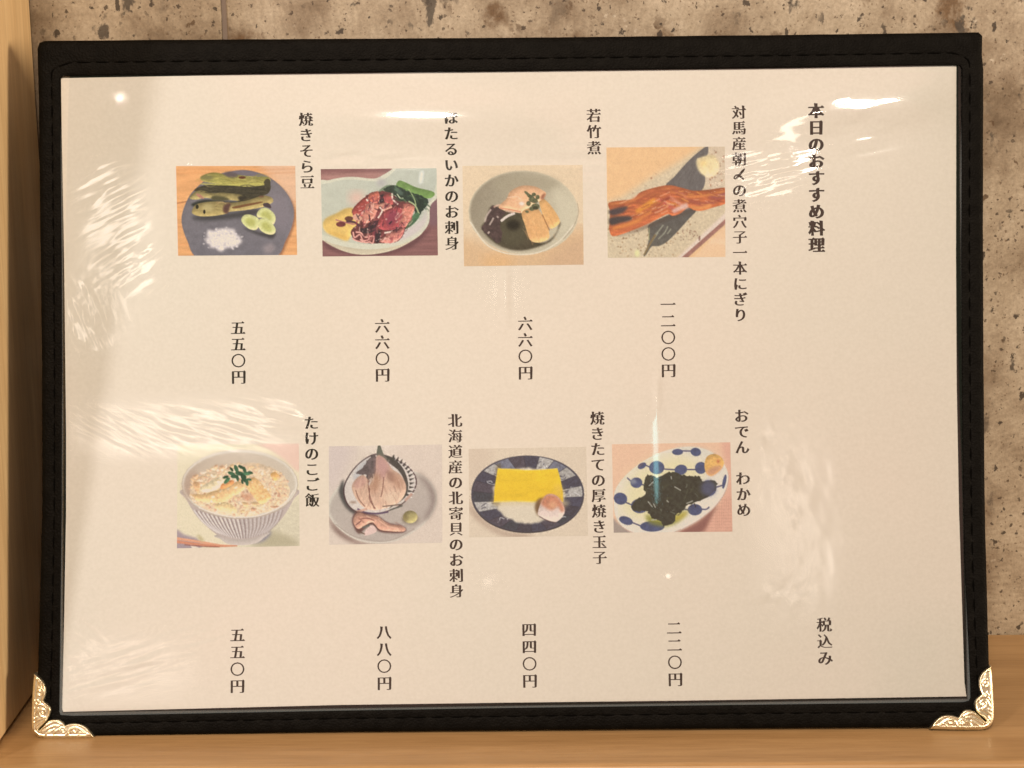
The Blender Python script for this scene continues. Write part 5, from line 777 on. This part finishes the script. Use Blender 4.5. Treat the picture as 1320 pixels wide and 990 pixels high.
税412452538452538370412370|3b646b3b63564263564152d53f92753ac20a36b1e236c1de3781cd3821bc3841b63f31f943e25046a2bf4823564be3564be21d4c41ed4c81ea4e71d851e1d35711d25a81dc5c01f55c820f5cf24b5b125559f25e58f26a57e27757c23d57a2185691ec56f1ed5261eb5251eb5221ed51621051821d5183565963565ac45757349d51e46b51846b5384a754e4d356350057051c51a53951051a4fc4e54e64b14c446b3f346b47f4ac4744c345d4ee44151b42e5383ed51c3fe4ff4154d14274a543c46b|3765313315172e250128d4ed23a4dd2384e023d4d02414c123e4c92694cf28b4d42ae4da2ca4df2ca4142264142263f82ca3f82a138e27833724c2e721c2a622629723028423927124125e26b2972922d62b731d2ca3462ca1c53281c532837833a36135433d36a31b37a3013a433a38a3573613803383a93283b83283f83ad3f83b241436245f3174143284143284f433a4f935a50137750a38d512
込25e5102814ee2ab4c02cf4922e547231e49e3054bc2dc4e52b050f28a530|3d05043f34e74104c642a4a443a48a4163ea3e436539d2f43432a234a29c35a28b36827a36d2723c62bc4133184503884763f849a3914cd31c5062cf59726c5992745a12895ab29c5b12a652d3164d53db4884903f3531|3263982ed3de2983ac2273ac2273902b33902b326b2a126427b24d25422d22d2062591cb27d1fb29e2262bd2492e025b2f825030d23c32722934521737b2013b81f43ff1ed4541eb4a81ec50a1ee5671f15bb1f55ba1ef5be2035c32175c121557420e5162084b42044552034052053bd20d37e21e34823b33224d31f25b30f267310266
み55f3f54ef4014f03f54f03de4f03c64ef3b04ee39e4ec38c4ea37a4e63634b537747238d42c39e3eb3a840e3f742c43a44747545d4a14614aa4664b346d4bb4734c24454e84364e242a4de41c4da40d4d83df4d53a04d235e4cf32a4ce3194ce3064cf2f24d02d04d22d34962f549930849b31b49c32c49e35b4a03974a33d24a63f74a83db46e3c04353a53f93823a931139929035724e3072392ae24028325825d28823e2ca2312ec23430c23a32d24a34d26736f29b3912dd3b23263d637a41537045f35a4a533d4dc3204bb2c948d27b4462323e31f841d1c747f2004cd24050928d5322e95452db55f2c75782b25982975bd2eb59930357b31655b32954833455236b55839b55c3cd|36e37b35133a3362fe31c2c730529b2f92882ee2792e026d2cd26a2c526b2b82752a728f2a02ba2b33072e2343312364
'''
for a in [(7, -24, 5, 21, .062, env(152, 285, 42, 70, -18, 2.5)), (9, -34, 3, 22, .06, env(165, 345, 46, 34, 0, 2.5)), (8, 66, 3, 23, .07, env(118, 405, 34, 38, 0, 2.5)),
          (6, 27, 6, 24, .06, env(160, 553, 60, 20, 14, 2.5)), (8, 15, 5, 25, .055, env(265, 552, 80, 22, 2, 2.5)), (10, 14, 4, 26, .05, env(355, 538, 50, 20, 0, 2.5)),
          (20, 70, 1.5, 27, .032, env(1008, 610, 34, 80, -10)), (20, 80, 1.7, 28, .03, env(1042, 690, 34, 90)), (15, -25, 1.8, 29, .04, env(1010, 768, 36, 30)),
          (7, -14, 6, 30, .06, env(972, 226, 60, 28, -18)), (8, -15, 6, 31, .06, env(160, 858, 110, 26, -14)), (7, 45, 4, 32, .08, env(98, 835, 22, 40, 40)),
          (10, -5, 6, 33, .06, env(450, 206, 60, 16)), (12, 0, 8, 34, .06, env(745, 216, 90, 24)),
          (8, -30, 3, 39, .08, env(243, 206, 20, 10, -20)), (14, -10, 4, 40, .03, env(1100, 160, 60, 40))]: crease(*a)
H += .00004*np.exp(-((X-651)/5)**2)*env(651, 378, 60, 40, 0, 4)+.00004*np.exp(-((X-846)/5)**2)*env(846, 505, 60, 26, 0, 4)   # two short upright creases
# the film is stretched over a soft ridge just under the top binding
H += .00030*np.exp(-((Y-(149+.006*(X-545)))/30)**2)*env(560, 150, 170, 400, 0, 4)
H += .00030*np.exp(-((Y-(134-.08*(X-1110)))/30)**2)*env(1110, 132, 110, 400, 0, 4)
edge = np.minimum(np.minimum(X-X0, X1-X), Y1-Y); H = np.clip(H, -.00036, .0004)*np.clip(edge/14, 0, 1)**.5
Z = .00088+H-.00035*np.exp(-(edge/6)**2)
P = uv_np(np.stack([X, Y], -1)); P[..., 2] = Z
SC = .035+.015*np.clip(field(90, 10, 2, 50)+.3, 0, 1)+.075*np.clip(env(1020, 690, 60, 170, 0, 4), 0, 1)+.06*env(235, 552, 170, 45, 0, 4)+.035*env(150, 320, 70, 120, 0, 4)+.05*env(150, 860, 110, 60, 0, 4)
SC = SC*(1-.55*np.clip(env(848, 570, 60, 110, 0, 4)+env(865, 739, 40, 40, 0, 4), 0, 1))
SC = np.clip(SC+.40*np.exp(-(edge/7.5)**4)*np.clip((Y-100)/140, 0, 1), 0, .36)  # the rim band also masks the sheen painted into the film
me, _ = grid_mesh('clear_sleeve', P); sa = me.attributes.new('scuff_sheen', 'FLOAT', 'POINT'); sa.data.foreach_set('value', SC.ravel().astype(np.float32)); child('clear_sleeve', me, FILM)

# ---------------------------------------------------------------- gilt corner protectors, stamped with scrolls
def spiral(cx, cy, r0, r1, a0, a1, n=22):
    t = np.linspace(0, 1, n); a = np.radians(a0+(a1-a0)*t); r = r0+(r1-r0)*t; return np.c_[cx+r*np.cos(a), cy+r*np.sin(a)]
def dist_poly(Q, L):
    L = np.asarray(L, float); a, b = L[:-1], L[1:]; d = b-a; out = np.full(len(Q), 1e9)
    for i in range(len(a)):
        t = np.clip(((Q-a[i])@d[i])/max(d[i]@d[i], 1e-9), 0, 1); out = np.minimum(out, np.hypot(*(Q-a[i]-t[:, None]*d[i]).T))
    return out
def in_poly(Q, P):
    c = np.zeros(len(Q), bool)
    for a, b in zip(P, np.roll(P, -1, 0)):
        if a[1] == b[1]: continue
        m = (a[1] > Q[:, 1]) != (b[1] > Q[:, 1]); c ^= m & (Q[:, 0] < (b[0]-a[0])*(Q[:, 1]-a[1])/(b[1]-a[1])+a[0])
    return c
def corner(org, inner, outer, relief, Q9=9.0):
    inn = smooth_open(inner, 8) if False else np.array(inner, float); out = smooth_open(outer, 6)
    poly = (np.vstack([inn, out])/Q9+np.array(org)); inn = inn/Q9+np.array(org); out = out/Q9+np.array(org)
    lo, hi = poly.min(0)-1, poly.max(0)+1; c = .30
    gx_, gy_ = np.meshgrid(np.arange(lo[0], hi[0], c), np.arange(lo[1], hi[1], c)); Q = np.c_[gx_.ravel(), gy_.ravel()]
    ins = in_poly(Q, poly); z = np.zeros(len(Q)); q = Q[ins]
    di, do = dist_poly(q, inn), dist_poly(q, out)
    h = .0020+.00030*np.clip(do/9, 0, 1)                         # slightly domed flange
    h += .00022*np.exp(-((di-1.7)/1.0)**2)-.00045*np.exp(-(di/.7)**2)   # rolled bead along the scallops
    h += .00016*np.exp(-((do-4.6)/.9)**2)                         # straight bead beside the fold
    k = np.clip(1-do/3.4, 0, 1); h -= .0011*(1-np.sqrt(np.clip(1-k*k, 0, 1)))*1.2   # the fold round the edge of the cover
    for L, w, a in relief:
        h += a*np.exp(-(dist_poly(q, smooth_open(np.array(L, float), 5)/Q9+np.array(org))/w)**2)
    r = np.random.default_rng(int(org[0])); z[ins] = h
    sh = gx_.shape; ok = ins.reshape(sh); keep = ok[:-1, :-1] & ok[1:, :-1] & ok[1:, 1:] & ok[:-1, 1:]
    P = uv_np(np.stack([gx_, gy_], -1)); P[..., 2] = z.reshape(sh)
    me, used = grid_mesh('corner_protector', P, keep)
    bm = bmesh.new(); bm.from_mesh(me); be = [e for e in bm.edges if e.is_boundary]
    ret = bmesh.ops.extrude_edge_only(bm, edges=be)
    for v in ret['geom']:
        if isinstance(v, bmesh.types.BMVert): v.co.z = -.0036
    for _ in range(3): bmesh.ops.smooth_vert(bm, verts=[v for v in bm.verts if v.is_boundary or any(len(e.link_faces) == 2 and e.calc_face_angle(0) > 1.0 for e in v.link_edges)], factor=.5, use_axis_x=True, use_axis_y=True)
    bm.normal_update(); bm.to_mesh(me); bm.free(); me.polygons.foreach_set('use_smooth', [True]*len(me.polygons))
    me.set_sharp_from_angle(angle=math.radians(50))
    return child('corner_protector', me, BRASS)
def arc(p, q, bulge, n=12):
    p, q = np.array(p, float), np.array(q, float); m = (p+q)/2; d = q-p; nrm = np.array((d[1], -d[0])); t = np.linspace(0, 1, n)
    return [tuple(p+d*u+nrm*bulge*4*u*(1-u)) for u in t]
inner = arc((92, 150), (215, 470), .23)+arc((222, 476), (266, 668), .26)+[(250, 700), (200, 752), (152, 800), (160, 808), (205, 760)]+arc((262, 702), (466, 748), .20)+arc((472, 742), (800, 903), .22)
outer = [(800, 906), (620, 908), (400, 910), (180, 906), (110, 872), (66, 820), (58, 720), (62, 560), (68, 400), (78, 260), (90, 152)]
w1, a1 = .95, .00024
rel = [(spiral(165, 370, 52, 12, -100, 330), w1, a1), ([(125, 215), (150, 225), (175, 270), (185, 320)], w1, a1), (spiral(140, 480, 34, 8, 20, 400), .9, a1), ([(112, 560), (150, 520), (200, 515), (250, 560)], w1, a1),
       (spiral(205, 600, 52, 10, 90, 520), w1, a1), ([(105, 640), (130, 600), (150, 560)], .9, a1), ([(110, 720), (160, 690), (230, 660)], w1, a1), ([(120, 780), (150, 740), (240, 690)], w1, a1), ([(100, 680), (130, 660)], .9, a1),
       ([(190, 800), (240, 760), (300, 720), (360, 712), (420, 740)], w1, a1), ([(200, 830), (260, 790), (330, 760), (390, 760)], w1, a1), (spiral(440, 815, 46, 10, 180, 560), w1, a1), ([(330, 850), (360, 815), (390, 800)], .9, a1), ([(240, 855), (290, 820), (330, 800)], .9, a1),
       (spiral(570, 815, 46, 10, 160, 500), w1, a1), ([(500, 850), (520, 800), (580, 775), (640, 800), (690, 840)], w1, a1), ([(620, 850), (660, 830), (720, 850), (760, 850)], .9, a1), ([(470, 860), (500, 840)], .9, a1)]
corner((35, 850), inner, outer, rel)
inner2 = arc((105, 842), (434, 700), .24)+arc((440, 694), (628, 640), .26)+[(660, 664), (705, 710), (748, 752), (756, 744), (712, 700)]+arc((662, 660), (690, 444), .26)+arc((694, 438), (822, 106), .24)
outer2 = [(824, 104), (838, 240), (848, 400), (856, 560), (858, 660), (852, 740), (812, 812), (740, 850), (600, 858), (400, 856), (240, 852), (106, 846)]
mir = lambda L: [(915-x, y-52) for x, y in L]
rel2 = [(mir(np.asarray(L)), w, a) for L, w, a in rel]
corner((1185, 845), inner2, outer2, rel2)

# ---------------------------------------------------------------- the menu sheet in the sleeve
sheet_out = [(79, 101), (300, 97), (660, 92), (1000, 87.5), (1232.5, 83.8), (1232, 330), (1233, 500), (1236, 660), (1243, 880), (1245.5, 897.5), (880, 903), (660, 905.5), (440, 908.5), (82, 917.5), (80.5, 914), (83, 800), (85.5, 660), (85.5, 560), (83, 330), (80, 180)]
so = uv_np(densify(sheet_out, 12)); so[:, 2] = .0003; n = len(so); lo = so.copy(); lo[:, 2] = .0002
sheet = link('menu_sheet', mesh('menu_sheet', np.vstack([so, lo]), [tuple(range(n))[::-1], tuple(range(n, 2*n))]+[(i, n+i, n+(i+1) % n, (i+1) % n) for i in range(n)]), None, PAPER, MENU)
tag(sheet, 'white printed Japanese menu sheet inside the clear sleeve of the black holder', 'menu sheet')
def on_sheet(name, me, mat, label=None):
    o = link(name, me, sheet, mat); o.matrix_parent_inverse = I4; o.matrix_basis = I4
    if label: o['label'] = label
    return o
PAPER_SEEN = lin(np.array((229, 208, 180))/255)
def develop(c):
    """printed look: fine tonal grain, slight sharpening"""
    a = blur(c.a, 1); a = a+.25*(a-blur(a, 2)); dn = vnoise(c.h, c.w, 3.2, c.rng, 1.0, 2); local = np.abs(a-blur(a, 6)).mean(-1, keepdims=True)
    return np.clip(a*(1+(.06+1.6*np.clip(local, 0, .12))*dn[..., None]), 0, 1)
for fn, org, zoom, quad, label in PHOTOS:
    c = fn(); a = develop(c)
    TL, TR, BR, BL = (np.array(q, float) for q in quad)
    gw, gh = 256, 192; u, v = np.meshgrid(np.linspace(0, 1, gw), np.linspace(0, 1, gh)); u, v = u[..., None], v[..., None]
    q = (TL*(1-u)+TR*u)*(1-v)+(BL*(1-u)+BR*u)*v
    P = uv_np(q/zoom+np.array(org)); P[..., 2] = .00034
    xi = np.clip(q[..., 0]*c.Q-.5, 0, c.w-1.001); yi = np.clip(q[..., 1]*c.Q-.5, 0, c.h-1.001); i, j = yi.astype(int), xi.astype(int); fy, fx = (yi-i)[..., None], (xi-j)[..., None]
    col = (a[i, j]*(1-fx)+a[i, j+1]*fx)*(1-fy)+(a[i+1, j]*(1-fx)+a[i+1, j+1]*fx)*fy
    col = np.clip(col+np.random.default_rng(5).normal(0, .012, col.shape[:2]+(1,)), 0, 1)
    alb = np.clip(lin(col)/PAPER_SEEN*.84, .004, .86)
    me, _ = grid_mesh('dish_photo', P, smooth=False); at_ = me.color_attributes.new('print', 'FLOAT_COLOR', 'POINT')
    at_.data.foreach_set('color', np.concatenate([alb, np.ones(alb.shape[:2]+(1,))], -1).astype(np.float32).ravel())
    on_sheet('dish_photo', me, PRINT, label)

# ---------------------------------------------------------------- the lettering
from mathutils.geometry import delaunay_2d_cdt
GLYPH = {}
for ln in GLYPHS.strip().split('\n'):
    GLYPH[ln[0]] = [[(int(c[i:i+3], 16)-512, int(c[i+3:i+6], 16)-512) for i in range(0, len(c), 6)] for c in ln[1:].split('|')]
def ccw_first(P, ch):
    P = np.array(P, float)/1000; x, y = P.T
    return P[::-1] if ch == '〆' and (x*np.roll(y, -1)-np.roll(x, -1)*y).sum() < 0 else P
def embolden(P, d):
    """offset an outline outwards by d (interior on the left), with limited mitres"""
    e = np.roll(P, -1, 0)-P; l = np.hypot(*e.T)[:, None]+1e-9; n1 = np.c_[e[:, 1], -e[:, 0]]/l; n0 = np.roll(n1, 1, 0)
    m = n0+n1; q = np.maximum((m*m).sum(1)[:, None], .9); return P+m*2*d/q*np.array((1.0, .5))
def lettering(name, text, p0, p1, em, label, grow=0.0):
    """a vertical line of characters from the centre of the first one (p0) to that of the last (p1), in photograph pixels"""
    dx, dy = (p1[0]-p0[0])/(p1[1]-p0[1]), -.0125
    V, Fc = [], []
    for i, ch in enumerate(text):
        if ch == '　': continue
        t = i/max(len(text)-1, 1); cx, cy = p0[0]+(p1[0]-p0[0])*t, p0[1]+(p1[1]-p0[1])*t
        loops = [embolden(ccw_first(P, ch), grow)-np.array((.5, .38)) for P in GLYPH[ch]]
        vs, es = [], []
        for P in loops:
            k = len(vs); vs += [Vector(p) for p in P]; es += [(k+q, k+(q+1) % len(P)) for q in range(len(P))]
        v2, _, f2, *_r = delaunay_2d_cdt(vs, es, [], 0, 1e-5)
        C = np.array([np.mean([v2[q] for q in f], 0) for f in f2]); wind = np.zeros(len(C))
        for P in loops:
            for a, b in zip(P, np.roll(P, -1, 0)):
                if a[1] == b[1]: continue
                m = (a[1] > C[:, 1]) != (b[1] > C[:, 1]); wind += m*(C[:, 0] < (b[0]-a[0])*(C[:, 1]-a[1])/(b[1]-a[1])+a[0])*(1 if b[1] > a[1] else -1)
        k = len(V); P = np.array([tuple(q) for q in v2])
        Q = uv_np(np.stack([cx+em*(P[:, 0]+dx*-P[:, 1]), cy+em*(-P[:, 1]+dy*P[:, 0])], -1)); Q[:, 2] = .00036
        V += list(Q); Fc += [[k+q for q in f] for f, w in zip(f2, wind) if w > 0]
    me = mesh(name, V, Fc)
    return on_sheet(name, me, INK, label)
lettering('menu_title', '本日のおすすめ料理', (1051.7, 143), (1052.5, 316), 20.6, 'bold heading of nine characters at the right of the sheet', .050)
NAMES = [('対馬産朝〆の煮穴子一本にぎり', (952.3, 145), (954.3, 406), 18.6, 'eel'), ('若竹煮', (765.2, 149), (765.8, 190.7), 18.8, 'bamboo shoot'), ('ほたるいかのお刺身', (581.2, 152), (582.8, 313.5), 18.6, 'firefly squid'), ('焼きそら豆', (394.3, 154), (396.3, 235), 18.6, 'broad bean'),
         ('おでん　わかめ', (955.6, 536), (958.6, 657), 18.8, 'seaweed'), ('焼きたての厚焼き玉子', (769.8, 539), (773, 718.5), 18.6, 'omelette'), ('北海道産の北寄貝のお刺身', (586.6, 542), (588.6, 761.5), 18.6, 'clam'), ('たけのこご飯', (401.4, 545), (402.8, 644.5), 18.8, 'bamboo shoot rice')]
for t_, a_, b_, e_, w_ in NAMES: lettering('dish_name', t_, a_, b_, e_, 'vertical dark Japanese name of the %s dish beside its photo' % w_, .025)
PRICES = [('一二〇〇円', (861, 392.5), (861.6, 477.5), 19.4, 'eel'), ('六六〇円', (677, 417), (677.4, 480.5), 19.4, 'simmered bamboo shoot'), ('六六〇円', (492.8, 420), (493.2, 483.3), 19.4, 'firefly squid'), ('五五〇円', (307, 422.7), (307.8, 486), 19.4, 'broad bean'),
          ('二二〇円', (868.8, 809.5), (870.4, 875.5), 19.4, 'seaweed'), ('四四〇円', (682, 811.5), (683, 877.5), 19.4, 'omelette'), ('八八〇円', (495.2, 814.5), (495.6, 880.5), 19.4, 'clam'), ('五五〇円', (306.4, 818.5), (306.2, 884.3), 19.4, 'bamboo shoot rice')]
for t_, a_, b_, e_, w_ in PRICES: lettering('price', t_, a_, b_, e_, 'vertical price in yen under the %s photo' % w_, .024)
lettering('tax_note', '税込み', (1062.2, 805), (1063.6, 848), 20.0, 'three character tax note near the bottom right of the sheet', .024)
